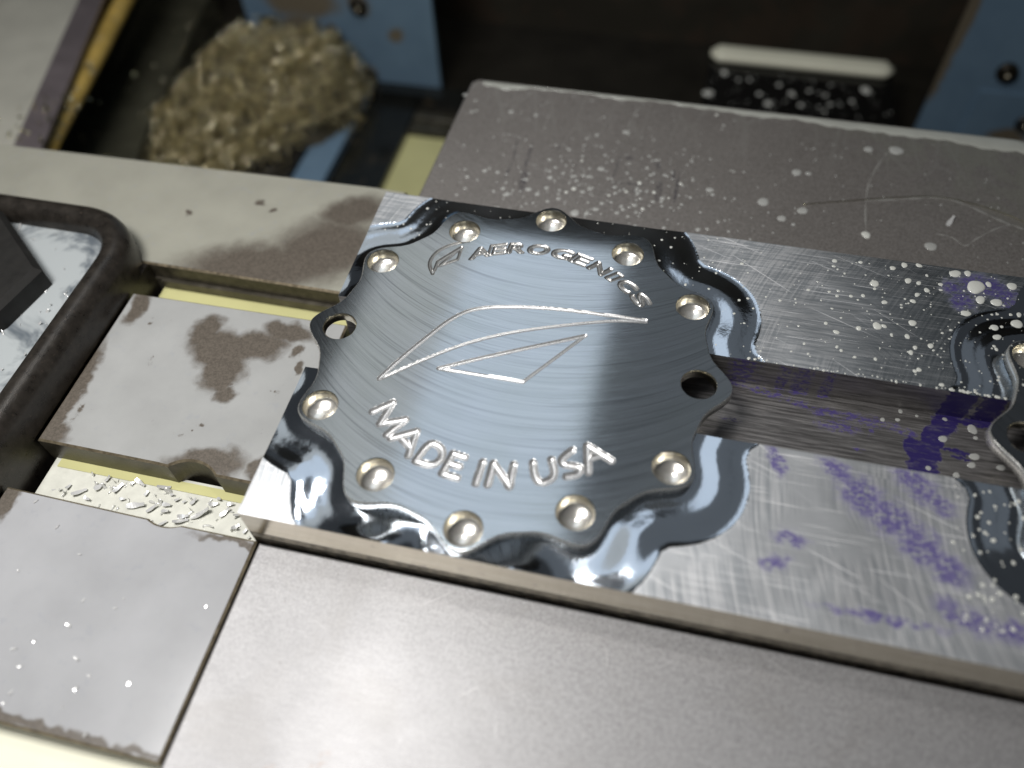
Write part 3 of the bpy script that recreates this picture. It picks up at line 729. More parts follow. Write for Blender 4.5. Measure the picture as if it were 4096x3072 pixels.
# ------------------------------------------------------------------ vise jaws and plates
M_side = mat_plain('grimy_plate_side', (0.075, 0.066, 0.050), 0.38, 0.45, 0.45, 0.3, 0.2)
M_cham = mat_plain('worn_plate_edge', (0.30, 0.25, 0.17), 0.35, 0.6, 0.4, 0.5, 0.2)
def block(name, poly, z0, z1, mat, label, cat, ch=0.7):
    P = np.array(poly); loc = (float(P[:, 0].mean()), float(P[:, 1].mean()), z0)
    o = MB().prism(poly, z0, z1, ch).build(name, mat, None, loc)
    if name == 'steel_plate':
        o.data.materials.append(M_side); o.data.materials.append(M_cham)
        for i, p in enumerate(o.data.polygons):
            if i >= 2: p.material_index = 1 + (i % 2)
    return tag(o, label, cat)
def centre(poly, z0):
    P = np.array(poly); return (float(P[:, 0].mean()), float(P[:, 1].mean()), z0)

pj = [(-61.4, 68.9), (330, 68.9), (330, 168), (182, 170.5), (-56.0, 170.8), (-58.6, 168.0)]
block('jaw_block', pj, -90, -22, mat_jaw('back_jaw_steel', centre(pj, -90), (0.24, 0.22, 0.205), (0.37, 0.345, 0.325), (0.36, 0.5), 0.55, back_stains),
      'grey steel jaw block behind the plate, spattered with white coolant drops', 'vise jaw')
pf = [(-63.9, -260), (330, -260), (330, -69.3), (-63.9, -69.3)]
block('jaw_block', pf, -90, -22, mat_jaw('front_jaw_steel', centre(pf, -90), (0.31, 0.305, 0.31), (0.455, 0.45, 0.455), (0.47, 0.58), 0.42, front_stains),
      'bright grey steel jaw block in front of the bar along the bottom', 'vise jaw')
def arc(cx, cy, r, a0, a1, n=14):
    return [(cx + r * math.cos(math.radians(a0 + (a1 - a0) * i / n)), cy + r * math.sin(math.radians(a0 + (a1 - a0) * i / n))) for i in range(n + 1)]
NX, NY, NR = -95.5, -58.6, 11.6
a0 = math.degrees(math.asin((-68.8 - NY) / NR)); b0 = math.degrees(math.asin((-50.6 - NY) / NR))
pc = [(-151.5, -133.2), (-64.7, -133.2), (-64.7, -68.8)] + arc(NX, NY, NR, a0, -180 - a0) + [(-151.5, -68.0)]
block('steel_plate', pc, -34, -22, mat_film('film_front_plate', centre(pc, -34), [(-149, -72, 3, 14, 0), (-110, -132, 60, 1.6, 0), (-70, -70.5, 14, 1.5, 0)], 0.75, (0.425, 0.43, 0.445)),
      'steel plate at lower left under a grey coolant film with bright chips on it', 'steel plate')
pb = [(-151.7, -50.2), ] + [(-107.5, -50.4)] + arc(NX, NY, NR, 180 - b0, b0) + [(-66.2, -50.8), (-66.2, 17.6), (-151.7, 16.4)]
block('steel_plate', pb, -60, -22, mat_film('film_middle_plate', centre(pb, -60),
      [(-108, -3, 13, 9, -25), (-102, -12, 8, 8, 10), (-95, 2, 11, 7, 15), (-116, 4, 6, 7, 0), (-86, 10, 10, 4, 0), (-98, -20, 4, 4, 0), (-150, -30, 3.5, 22, 2), (-147, 10, 3.5, 8, 0), (-148, -47, 7, 5, 0), (-92, -47, 13, 6, 15), (-73, -46, 6, 4, 0), (-80, 2, 2, 3, 0), (-76, -4, 1.6, 3, 20)], 0.66),
      'middle steel plate left of the bar with a dark dried patch in its film', 'steel plate')
pa = [(-345, 32.0), (-66.0, 31.6), (-66.0, 90), (-80, 90.5), (-345, 84)]
block('steel_plate', pa, -29.5, -22, mat_film('film_back_plate', centre(pa, -29.5), [(-110, 38, 32, 13, 14), (-88, 52, 22, 17, 30), (-84, 74, 14, 9, 30), (-150, 60, 1.5, 1.5, 0), (-124, 72, 2, 1.6, 0), (-117, 70, 1.2, 1.2, 0)], 0.72, (0.375, 0.37, 0.315), 1.4),
      'long steel plate behind the tray and middle plate, partly dried to brown', 'steel plate')
M_steel = mat_plain('dirty_steel', (0.10, 0.09, 0.07), 0.4, 0.5, 0.4, 0.15)
tag(MB().box(-345, 31, -90, -66, 88, -29.6).build('vise_base', M_steel, None, (-200, 60, -90)), kind='structure')
o = MB().box(-150, 30.0, -33.2, -66, 32.4, -29.6); o = o.build('steel_ledge', M_steel, None, (-108, 31, -33)); tag(o, 'narrow dark ledge under the back plate beside the yellow coolant slit', 'ledge')

# coolant lying in the gaps and below
def pool(x0, y0, x1, y1, z, mat, name='coolant'):
    return tag(link_mesh(name, [(x0, y0, z), (x1, y0, z), (x1, y1, z), (x0, y1, z)], [(0, 1, 2, 3)], mat, None, ((x0 + x1) / 2, (y0 + y1) / 2, z)), kind='structure')
pool(-150.5, 16.0, -66, 31.0, -34, M_pool)
pool(-150.0, -70, -66, -49.0, -33.2, mat_plain('milky_coolant', (0.68, 0.68, 0.61), 0.15, 0, 0.12, 0.15, 0.1))
pool(-148.0, -53.4, -66, -50.0, -32.9, M_pool)
pool(-330, -420, -63.0, -133.2, -30.5, M_cream)
pool(-152, 205, -40, 283, -151.0, M_pool)

# ------------------------------------------------------------------ black tray at the left
M_tray = mat_plain('blackened_casting', (0.030, 0.026, 0.022), 0.30, 0.25, 0.45, 0.25, 0.25, speck=((0.12, 0.09, 0.07), 0.9, 0.60, 0.4))
tray = empty('casting_tray', (-240, -60, -45), 'black cast tray with a rounded rim holding milky coolant at the left edge', 'tray')
def sweep_rect(xr, yt, rad, xl, yb, prof):
    base = [(xl, yt, 0, 1), (xr - rad - 6, yt, 0, 1)]
    path = []
    for i in range(12): path.append((xl + (xr - rad - xl) * i / 11.0, yt, 0.0, 1.0))
    for i in range(1, 17):
        a = math.radians(90 - 90 * i / 16); path.append((xr - rad + rad * math.cos(a), yt - rad + rad * math.sin(a), math.cos(a), math.sin(a)))
    for i in range(1, 14): path.append((xr, yt - rad - (yt - rad - yb) * i / 13.0, 1.0, 0.0))
    n = len(path); V = []
    for off, z in prof: V += [(x - nx * off, y - ny * off, z) for x, y, nx, ny in path]
    F = [(k * n + i, k * n + i + 1, (k + 1) * n + i + 1, (k + 1) * n + i) for k in range(len(prof) - 1) for i in range(n - 1)]
    return V, F
V, F = sweep_rect(-152.3, 45.5, 27, -330, -200, [(0, -21.9), (0, -12), (0.6, -10), (2, -8), (4, -6.4), (6, -6), (8, -6.6), (9.8, -8.4), (10.8, -11), (11.2, -22)])
link_mesh('rim', V, F, M_tray, tray, None, True)
MB().box(-330, -200, -90, -153, 31.0, -21.95).build('tray_base', M_tray, tray)
g = G('tray_liquid'); c = g.coord()
n = g.noise(c, 0.05, 4, 0.6, 0.5)
M_trayliq = g.set(color=g.mix(g.step(n, 0.50, 0.68), (0.42, 0.45, 0.46), (0.12, 0.14, 0.16)), rough=0.12)
tag(link_mesh('coolant', [(-330, -200, -14), (-162.0, -200, -14), (-162.0, 24, -14), (-168, 33.5, -14), (-178, 36.0, -14), (-330, 36.0, -14)], [(0, 1, 2, 3, 4, 5)], M_trayliq, None, (-240, -60, -14)), kind='structure')
V = [(-330, 60, 0)]
mb = MB().prism([(-330, -60), (-205, -50), (-181, -14), (-176.5, 8), (-209, 33), (-330, 33)][0:6], -14.5, -4.5, 2.0)
mb.build('boss', mat_plain('black_boss', (0.007, 0.0065, 0.0055), 0.7, 0.0, 0.3, 0.2), tray)

# ------------------------------------------------------------------ what lies behind and below
M_dark = mat_plain('oily_dark_floor', (0.016, 0.014, 0.010), 0.45, 0.0, 0.5, 0.02, 0.1)
M_wall = mat_plain('dark_guard_wall', (0.030, 0.026, 0.018), 0.55, 0.0, 0.35, 0.012, 0.05, speck=((0.07, 0.04, 0.025), 0.02, 0.5, 0.3))
tag(link_mesh('floor', [(-900, -500, -153), (900, -500, -153), (900, 900, -153), (-900, 900, -153)], [(0, 1, 2, 3)], M_dark, None, (0, 200, -153)), kind='structure')
tag(MB().box(-900, 430, -153, 900, 440, 380).build('back_wall', M_wall, None, (0, 435, -153)), kind='structure')

def blue_mat(name, off, rust):
    g = G(name); c = g.coord(off)
    n = g.noise(c, 0.03, 4, 0.6)
    c2 = g.vec(g.xyz(c)[0], g.xyz(c)[2], 0.0)
    col = g.mix(g.rng(n, 0.3, 0.7, 0, 1), (0.135, 0.215, 0.305), (0.175, 0.27, 0.37))
    r = g.blobs(c2, rust, 3.0, 0.06, 1.0)
    col = g.mix(g.op('MULTIPLY', r, 0.85), col, (0.17, 0.125, 0.06))
    g.bump(g.noise(c, 0.5, 4, 0.6), 0.08, 0.4)
    return g.set(color=col, rough=0.42, spec=0.4)
M_screw = mat_plain('blackened_screw', (0.035, 0.03, 0.022), 0.35, 0.6, 0.5, 0.3)
M_screwhi = mat_plain('screw_socket', (0.30, 0.27, 0.20), 0.3, 0.9, 0.3, 0.3)
def screw(x, y, z, r, parent):
    a = np.linspace(0, 2 * math.pi, 25)[:-1]
    prof = [(r, 0.4), (r, -1.5), (r * 0.86, -3.5), (r * 0.55, -3.8), (r * 0.5, -1.0), (0.02, -0.6)]
    V = np.concatenate([np.c_[x + q * np.cos(a), np.full(24, y + d), z + q * np.sin(a)] for q, d in prof])
    i = np.arange(24); j = (i + 1) % 24
    F = np.concatenate([np.stack([s * 24 + i, s * 24 + j, (s + 1) * 24 + j, (s + 1) * 24 + i], -1) for s in range(5)])
    o = link_mesh('screw', V, F, M_screw, parent)
    V2 = np.concatenate([np.c_[x + q * np.cos(a) + 0.5, np.full(24, y + d), z + q * np.sin(a) - 1.0] for q, d in [(r * 0.34, -3.0), (r * 0.26, -5.0), (0.02, -5.4)]])
    F2 = np.concatenate([np.stack([s * 24 + i, s * 24 + j, (s + 1) * 24 + j, (s + 1) * 24 + i], -1) for s in range(2)])
    s2 = link_mesh('socket', V2, F2, M_screwhi, None, (x, y, z))
    s2.location = (0, 0, 0); s2.parent = o
    for v in s2.data.vertices: v.co += Vector(np.array((x, y, z)) * MM) - Vector(ROOTLOC[parent.name] * MM)
    return o
p1 = empty('blue_cover', (-198, 331, -150), 'blue painted metal cover with black screws and brown rust stains, beside the chip pile', 'machine cover')
MB().box(-268, 330, -150, -132, 334, 90).build('panel_sheet', blue_mat('blue_paint_left', (-198, 331, -150), [(-225, -88, 26, 14, 0), (-160, -107.8, 5, 5, 0), (-186, -141, 7, 8, 0), (-230, -120, 18, 22, 0), (-205, -112, 6, 7, 0), (-183, -88, 9, 8, 0)]), p1)
for (x, z, r) in ((-182.8, -88.4, 6.0), (-205.8, -111.7, 6.0), (-184.2, -141.6, 6.0), (-252.9, -108, 6.0)): screw(x, 330, z, r, p1)
p2 = empty('blue_cover', (257, 331, -150), 'blue painted metal cover at the upper right with a brown left edge', 'machine cover')
MB().box(185, 330, -150, 420, 334, 120).build('panel_sheet', blue_mat('blue_paint_right', (257, 331, -150), [(184, -92, 5.0, 26, -4), (186, -60, 5, 30, 0), (238, -133, 12, 5, 0)]), p2)
for (x, z, r) in ((220.4, -89.8, 6.0), (244.6, -122.0, 6.0)): screw(x, 330, z, r, p2)
MB().box(211, 328.2, -150, 330, 330.3, -103).build('inset_plate', blue_mat('blue_paint_inset', (257, 331, -150), [(238, -133, 12, 5, 0)]), p2)
tag(MB().box(-202, 200, -152.5, -181, 329.5, -146).build('blue_rail', blue_mat('blue_paint_rail', (-191, 265, -152), [(0, 0, 1, 1, 0)]), None, (-191, 265, -152)), 'narrow blue painted rail running forward from the left blue panel', 'rail')
tag(MB().box(-243, 205, -152.5, -203, 292, -143).build('greasy_block', mat_plain('greasy_black', (0.022, 0.02, 0.017), 0.22, 0.2, 0.5, 0.08, 0.4, speck=((0.20, 0.19, 0.16), 0.10, 0.60, 0.6)), None, (-223, 250, -152)), 'dark greasy block half buried under the chip pile', 'block')
t2 = empty('black_channel', (-161, 262, -152.8), 'glossy black channel between the blue rail and the yellow coolant pool', 'channel')
M_gloss = mat_plain('wet_black_sheet', (0.012, 0.013, 0.012), 0.16, 0.0, 0.4, 0.05, 0.2, speck=((0.12, 0.085, 0.045), 0.06, 0.60, 0.5))
MB().box(-180.5, 200, -152.8, -146, 318, -150.6).build('channel_floor', M_gloss, t2)
MB().box(-146, 200, -152.8, -142.8, 285, -146.5).build('channel_lip', M_gloss, t2)
MB().box(-180.5, 318, -152.8, -100, 329, -144).build('end_wall', M_gloss, t2)
tag(MB().box(-142.5, 284, -152.8, -60, 300, -148.6).prism([(-142.5, 297), (-60, 297), (-60, 303), (-142.5, 303)], -148.6, -146.4, 0.5).build('step_bar', mat_plain('wet_dark_step', (0.055, 0.05, 0.035), 0.25, 0.2, 0.5, 0.1), None, (-100, 293, -152.8)), 'dark wet step at the back of the yellow coolant pool', 'step')

# black cover with a cream strip, behind the jaw
cv = empty('black_cover', (108, 340, -130), 'glossy black cover with a cream strip and white coolant drops, behind the back jaw', 'cover')
MB().prism([(49.5, 240), (167, 240), (167, 372), (49.5, 372)], -130, -120, 0.5).build('cover_sheet', mat_plain('black_glossy_cover', (0.006, 0.006, 0.006), 0.10, 0, 0.2, 0.1, 0.01), cv)
pts = [(52.5 + 113 * i / 10, 363.5, -117.2) for i in range(11)]
mb = MB()
V = []; F = []
secs = 16
for i in range(23):
    t = i / 22.0; x = 50.0 + 117 * t; k = min(1.0, math.sin(math.pi * min(max(t, 0.0), 1.0)) * 6 + 0.25)
    k = min(1.0, 0.35 + 6 * min(t, 1 - t) * 3) 
    for q in range(secs):
        a = 2 * math.pi * q / secs
        V.append((x, 363.5 + 7.6 * k * math.copysign(abs(math.cos(a)) ** 0.6, math.cos(a)), -117.4 + 3.0 * k * math.copysign(abs(math.sin(a)) ** 0.6, math.sin(a))))
F = [(i * secs + q, i * secs + (q + 1) % secs, (i + 1) * secs + (q + 1) % secs, (i + 1) * secs + q) for i in range(22) for q in range(secs)]
F += [tuple(range(secs - 1, -1, -1)), tuple(range(22 * secs, 23 * secs))]
link_mesh('cream_strip', V, F, M_cream, cv, None, True)

# upper left: sheet metal cover, pipe, dark guard
M_sheet = mat_plain('pale_wet_sheet', (0.56, 0.55, 0.48), 0.4, 0.15, 0.12, 0.03, 0.05)
sc = empty('sheet_cover', (-430, 240, -75), 'pale grey sheet metal cover with a folded edge in the upper left corner', 'sheet metal cover')
P0, P1, P2 = (-272, 95), (-329, 285), (-370, 430)
link_mesh('cover_top', [(-720, 95, -60), (P0[0] - 14, 95, -60), (P1[0] - 14, P1[1], -60), (P2[0] - 14, 430, -60), (-720, 430, -60)], [(0, 1, 2, 3, 4)], M_sheet, sc)
link_mesh('folded_edge', [(P0[0] - 14, 95, -60), (P1[0] - 14, P1[1], -60), (P2[0] - 14, 430, -60), (P0[0], 95, -62.5), (P1[0], P1[1], -62.5), (P2[0], 430, -62.5), (P0[0] - 1, 95, -66), (P1[0] - 1, P1[1], -66), (P2[0] - 1, 430, -66)],
          [(0, 3, 4, 1), (1, 4, 5, 2), (3, 6, 7, 4), (4, 7, 8, 5)], mat_plain('mauve_edge', (0.22, 0.19, 0.20), 0.4, 0.4, 0.15, 0.05), sc)
tag(MB().tube([(-291, 128, -75), (-297, 152, -75), (-310, 215, -75), (-326, 288, -75), (-355, 420, -75)], 5.6, 14).build('yellow_pipe', mat_plain('brassy_pipe', (0.55, 0.38, 0.10), 0.35, 0.1, 0.35, 0.05, 0.1, speck=((0.40, 0.33, 0.20), 0.15, 0.55, 0.6)), None, (-315, 250, -81), True), 'yellow-brown pipe running back beside the pale sheet metal cover', 'pipe')
tag(MB().prism([(-372, 120), (-278, 150), (-300, 215), (-335, 400), (-400, 428)], -152, -128, 0.8).build('guard_plate', mat_plain('green_grey_guard', (0.085, 0.083, 0.058), 0.42, 0.2, 0.3, 0.04, 0.1, speck=((0.25, 0.21, 0.15), 0.09, 0.68, 0.5)), None, (-340, 270, -152)), 'dull green-grey guard plate between the yellow pipe and the chip pile', 'guard plate')
tag(MB().tube([(-262, 395, -60), (-258, 400, -90), (-253, 405, -130)], 2.0, 8).build('rusty_rod', mat_plain('rust', (0.22, 0.11, 0.03), 0.5, 0, 0.4, 0.1), None, (-258, 400, -130), True), 'thin rusty rod standing in the dark above the chip pile', 'rod')

# ------------------------------------------------------------------ chips
def chip_mesh(L, wdt, curl, th=0.12, twist=0.0, seg=7):
    V = []; F = []
    for i in range(seg + 1):
        t = i / seg; a = (t - 0.5) * curl
        if abs(curl) > 1e-3: x = L / curl * math.sin(a); z = L / curl * (1 - math.cos(a))
        else: x = (t - 0.5) * L; z = 0
        nx, nz = -math.sin(a), math.cos(a); ww = wdt * (0.55 + 0.45 * math.sin(math.pi * min(1, t * 1.2 + 0.1)))
        tw = twist * (t - 0.5)
        for sx, sy in ((-1, -1), (1, -1), (1, 1), (-1, 1)):
            y = sx * ww / 2; d = sy * th / 2 + y * math.sin(tw) ; y = y * math.cos(tw)
            V.append((x + nx * d, y, z + nz * d))
    for i in range(seg):
        b = i * 4
        F += [(b + k, b + (k + 1) % 4, b + 4 + (k + 1) % 4, b + 4 + k) for k in range(4)]
    F += [(3, 2, 1, 0), (seg * 4, seg * 4 + 1, seg * 4 + 2, seg * 4 + 3)]
    return np.array(V), F
protos = [chip_mesh(2.2, 1.0, 0.9), chip_mesh(2.8, 0.9, 1.4, twist=0.6), chip_mesh(1.7, 0.9, 0.5), chip_mesh(3.6, 1.2, 0.5, twist=0.3)]
chip_data = []
for Vc, Fc in protos:
    me = bpy.data.meshes.new('metal_chip'); me.from_pydata([tuple(p * MM) for p in Vc], [], Fc); me.update()
    me.materials.append(M_chip); chip_data.append(me)
def place_chip(x, y, z, ang, size, k, label, group, tilt=0.3):
    o = bpy.data.objects.new('metal_chip', chip_data[k]); COL.objects.link(o)
    o.location = (x * MM, y * MM, z * MM); o.rotation_euler = (rnd.uniform(-tilt, tilt), rnd.uniform(-tilt, tilt), ang)
    o.scale = (size,) * 3
    return tag(o, label, 'metal chip', group)
RC = ranked(CHIPS_C, lambda p: 'back' if p[1] > -88 else 'middle' if p[1] > -108 else 'front')
for i, (x, y) in enumerate(CHIPS_C):
    place_chip(x, y, -21.85, rnd.uniform(0, 3.1), rnd.uniform(0.7, 1.1) * (0.7 if i > 11 else 1), rnd.choice((0, 2)), 'small silver chip, ' + RC[i][1] + ' from left on the ' + RC[i][0] + ' third of the lower left plate', 'chips scattered on the lower left plate')
RG = ranked(CHIPS_G, lambda p: 'by the middle plate' if p[1] > -57 else 'by the lower left plate')
for i, (x, y, a, s) in enumerate(CHIPS_G):
    place_chip(x, y, -32.2, math.radians(a + 8), 1.15 * s, rnd.choice((0, 2, 3)), RG[i][1] + ' silver chip from the left in the milky gap ' + RG[i][0], 'chips floating in the gap', 0.35)
curls = [chip_mesh(3.6, 0.5, 2.6, twist=1.2, seg=8), chip_mesh(2.6, 0.42, 3.6, seg=8), chip_mesh(4.4, 0.5, 1.5, twist=1.6, seg=8), chip_mesh(2.0, 0.6, 1.2)]
def scatter(n, fpos, size, name, mat, lift=0.0, protos=protos):
    VV = []; FF = []; c0 = 0
    for i in range(n):
        Vc, Fc = protos[rnd.randrange(len(protos))]
        x, y, z = fpos()
        a, b, c = rnd.uniform(0, 6.3), rnd.gauss(0, 0.7), rnd.gauss(0, 0.7)
        ca, sa, cb, sb, cc, s_c = math.cos(a), math.sin(a), math.cos(b), math.sin(b), math.cos(c), math.sin(c)
        Rm = np.array([[ca, -sa, 0], [sa, ca, 0], [0, 0, 1]]) @ np.array([[cb, 0, sb], [0, 1, 0], [-sb, 0, cb]]) @ np.array([[1, 0, 0], [0, cc, -s_c], [0, s_c, cc]])
        P = (Vc * rnd.uniform(*size)) @ Rm.T + (x, y, z + lift)
        VV.append(P); FF.append(np.array([f for f in Fc]) + c0); c0 += len(P)
    VV = np.concatenate(VV); FF = np.concatenate(FF)
    return link_mesh(name, VV, FF, mat, None, tuple(VV.mean(0)), False)
# dense chips just under the milky surface of the gap
def gap_pos():
    return -67 - 76 * rnd.random() ** 1.4, rnd.uniform(-66, -53.5) , -33.4 + rnd.uniform(0, 0.5)
tag(scatter(70, gap_pos, (0.6, 1.5), 'floating_chips', mat_bright('dull_wet_chip', (0.80, 0.80, 0.76), 0.25, 0.8, 0.1, metal=0.35)), 'mass of small dull chips in the milky coolant between the left plates', 'metal chips', None, 'stuff')
def tray_pos():
    return rnd.uniform(-215, -163), rnd.uniform(-80, 33), -13.8
tag(scatter(90, tray_pos, (0.4, 1.1), 'tray_chips', M_chip), 'loose bright chips lying in the coolant of the black tray', 'metal chips', None, 'stuff')
# the pile of curly chips
PILE = np.array([(-332, 214), (-240, 204), (-222, 232), (-198, 256), (-178, 286), (-184, 322), (-284, 322), (-322, 290)])
def inpoly(x, y):
    c = False; n = len(PILE)
    for i in range(n):
        x1, y1 = PILE[i]; x2, y2 = PILE[i - 1]
        if (y1 > y) != (y2 > y) and x < (x2 - x1) * (y - y1) / (y2 - y1) + x1: c = not c
    return c
def pile_h(x, y):
    e = min(1.0, min(np.hypot(x - a, y - b) for a, b in PILE) / 40)
    t = min(1.0, max(0.0, (y - 206) / 92.0))
    side = min(1.0, max(0.15, (-176 - x) / 22.0)) * min(1.0, max(0.15, (x + 338 - 0.45 * (y - 214)) / 24.0))
    return 5 + 42 * t * side + 3.5 * math.sin(x * 0.21) * math.sin(y * 0.17) + 3.0 * math.sin(x * 0.53 + 1.3 * math.sin(y * 0.3)) * math.sin(y * 0.47 + x * 0.11)
def pile_pos():
    while True:
        x, y = rnd.uniform(-334, -176), rnd.uniform(204, 324)
        if inpoly(x + rnd.gauss(0, 6), y + rnd.gauss(0, 6)): return x, y, -152 + pile_h(x, y) + rnd.uniform(-5, 3)
pile = scatter(6500, pile_pos, (0.9, 2.4), 'chip_pile', mat_bright('oily_swarf', (0.66, 0.57, 0.31), 0.28, 0.8, 0.1, metal=0.8), protos=curls)
tag(pile, 'heap of curly golden metal chips in front of the left blue panel', 'chip pile', None, 'stuff')
def pile_top():
    x, y, z = pile_pos(); return x, y, -152 + pile_h(x, y) + rnd.uniform(1, 6)
tag(scatter(2000, pile_top, (0.9, 2.6), 'shiny_chips', mat_bright('shiny_golden_chip', (0.98, 0.92, 0.66), 0.10, 0.8, 0.05), protos=[protos[0], curls[0], curls[3], protos[2]]), 'brightest golden chips glinting on top of the chip heap', 'metal chips', None, 'stuff')
gx, gy = np.meshgrid(np.linspace(-334, -176, 40), np.linspace(204, 324, 36), indexing='xy')
gz = np.array([[-152 + (pile_h(a, b) - 6 if inpoly(a, b) else -0.5) for a, b in zip(r1, r2)] for r1, r2 in zip(gx, gy)])
idx = np.arange(gx.size).reshape(gx.shape)
Q = np.stack([idx[:-1, :-1], idx[:-1, 1:], idx[1:, 1:], idx[1:, :-1]], -1).reshape(-1, 4)
tag(link_mesh('packed_chips', np.c_[gx.ravel(), gy.ravel(), gz.ravel()], Q, mat_plain('packed_swarf', (0.07, 0.06, 0.038), 0.4, 0.3, 0.5, 0.4, 0.8), None, (-268, 294, -152), True), 'packed core of the golden chip heap', 'chip pile', None, 'stuff')
def loose_pos():
    t = rnd.random()
    if t < 0.5:
        y = 120 + 90 * rnd.random() ** 1.6; return -289 - (y - 120) * 0.21 + rnd.gauss(0, 5), y, -69 + rnd.uniform(-2, 2)
    if t < 0.7: return rnd.gauss(-300, 12), rnd.uniform(100, 170), -59.5
    x, y = rnd.uniform(-345, -300), rnd.uniform(180, 400)
    return x, y, -127.5
tag(scatter(240, loose_pos, (0.6, 1.6), 'loose_chips', M_gold), 'loose chips sprinkled round the foot of the yellow pipe', 'metal chips', None, 'stuff')

# ------------------------------------------------------------------ coolant drops
def drop_mesh(n=20, rings=5, hh=0.22, seed=0, stretch=1.0):
    r = random.Random(seed); ph = [r.uniform(0, 6.3) for _ in range(3)]
    V = []; F = []
    for k in range(rings):
        t = math.pi / 2 * k / rings
        for i in range(n):
            a = 2 * math.pi * i / n
            q = 1 + 0.05 * math.sin(2 * a + ph[0]) + 0.045 * math.sin(3 * a + ph[1]) + 0.02 * math.sin(5 * a + ph[2])
            V.append((q * math.cos(t) * math.cos(a) * stretch, q * math.cos(t) * math.sin(a), hh * math.sin(t)))
    V.append((0, 0, hh))
    F = [(k * n + i, k * n + (i + 1) % n, (k + 1) * n + (i + 1) % n, (k + 1) * n + i) for k in range(rings - 1) for i in range(n)]
    F += [((rings - 1) * n + i, (rings - 1) * n + (i + 1) % n, rings * n) for i in range(n)]
    return V, F
def drop_set(mat, hh):
    out = []
    for s in range(5):
        V, F = drop_mesh(hh=hh, seed=s)
        me = bpy.data.meshes.new('coolant_drop'); me.from_pydata([tuple(np.array(v) * MM) for v in V], [], F); me.update()
        me.polygons.foreach_set('use_smooth', np.ones(len(me.polygons), bool)); me.materials.append(mat); out.append(me)
    return out
D_white, D_film = drop_set(M_drop, 0.22), drop_set(M_film, 0.12)
def drop(x, y, z, r, label, group, data):
    o = bpy.data.objects.new('coolant_drop', data[rnd.randrange(5)]); COL.objects.link(o)
    o.location = (x * MM, y * MM, z * MM); k = rnd.uniform(0.85, 1.15)
    o.scale = (r * k, r / k, r); o.rotation_euler = (0, 0, rnd.uniform(-0.5, 0.5))
    return tag(o, label, 'coolant drop', group)
RJ = ranked(JAW_DROPS, lambda p: 'near the bar' if p[1] < 100 else 'halfway across' if p[1] < 125 else 'near the far edge')
for i, (x, y, r) in enumerate(JAW_DROPS): drop(x, y, -22, r * 0.85, RJ[i][1] + ' pale drop from left ' + RJ[i][0] + ' on the back jaw', 'drops on the back jaw', D_film if rnd.random() < 0.88 else D_white)
def rail_z(x, y):
    s1 = float(sd_outline(np.array([x]), np.array([y]))[0][0]); s2 = float(sd_outline(np.array([x - PLATE2]), np.array([y]))[0][0]); s = min(s1, s2)
    if s < 0: return 0.0
    return -3.5 - (float(rec_profile(np.array([s]))[0]) if s < 16 else 0)
RR = ranked(RAIL, lambda p: 'near the back jaw' if p[1] > 57 else 'along the middle' if p[1] > 38 else 'near the channel')
for i, (x, y, r) in enumerate(RAIL): drop(x, y, rail_z(x, y), r, RR[i][1] + ' white drop from left ' + RR[i][0] + ' on the shiny bar', 'drops on the bar', D_white)
RH = ranked(CHAN, lambda p: 'x')
for i, (x, y, r) in enumerate(CHAN):
    if y < 15: drop(x, y, -16, r * 0.62, RH[i][1] + ' milky coolant drop from the left on the dark channel floor of the bar', 'drops in the bar channel', D_film)
COV = [(60.5, 346, 2.4), (150, 343, 3.2), (52, 322, 3.2), (104, 331, 2.0), (96, 339, 1.6), (84, 327, 1.6), (77, 341, 1.3), (70, 340, 1.2), (90, 318, 2.4), (115, 336, 1.4), (125, 333, 1.3), (128, 324, 1.4), (141, 330, 1.2), (110, 320, 1.6)]
RV = ranked(COV, lambda p: 'x')
for i, (x, y, r) in enumerate(COV):
    drop(x, y, -120, r, RV[i][1] + ' white coolant drop from the left on the glossy black cover', 'drops on the black cover', D_white)
def many_drops(name, pts, mat, label):
    V0, F0 = drop_mesh(10, 3, 0.22, 3)
    V0 = np.array(V0); VV = []; FF = []; c0 = 0
    for x, y, z, r in pts:
        a = rnd.uniform(0, 6.3); P = V0 * (r * rnd.uniform(0.8, 1.3), r, r)
        P = np.c_[P[:, 0] * math.cos(a) - P[:, 1] * math.sin(a), P[:, 0] * math.sin(a) + P[:, 1] * math.cos(a), P[:, 2]] + (x, y, z)
        VV.append(P); FF += [tuple(i + c0 for i in f) for f in F0]; c0 += len(P)
    VV = np.concatenate(VV)
    tag(link_mesh(name, VV, FF, mat, None, tuple(VV.mean(0)), True), label, 'coolant spray', None, 'stuff')
pts = []
for _ in range(420):
    x, y = rnd.gauss(15, 34), rnd.gauss(108, 22)
    if -58 < x < 110 and 73 < y < 167: pts.append((x, y, -22, abs(rnd.gauss(0.28, 0.22)) + 0.1))
for _ in range(160): pts.append((rnd.uniform(-55, 175), rnd.uniform(95, 166), -22, rnd.uniform(0.12, 0.45)))
many_drops('jaw_spray', pts, M_film, 'fine spray of dried coolant specks over the back jaw block')
pts = []
for _ in range(520):
    x, y = rnd.uniform(66, 165), rnd.uniform(16, 68)
    if rnd.random() < (x - 40) / 110.0: pts.append((x, y, rail_z(x, y), abs(rnd.gauss(0, 0.2)) + 0.08))
for _ in range(260):
    x, y = rnd.uniform(-60, 66), rnd.uniform(18, 68.5)
    z = rail_z(x, y)
    if z < -1: pts.append((x, y, z, abs(rnd.gauss(0, 0.16)) + 0.07))
for _ in range(60):
    x, y = rnd.uniform(130, 150), rnd.uniform(-60, -17); pts.append((x, y, rail_z(x, y), rnd.uniform(0.2, 0.7)))
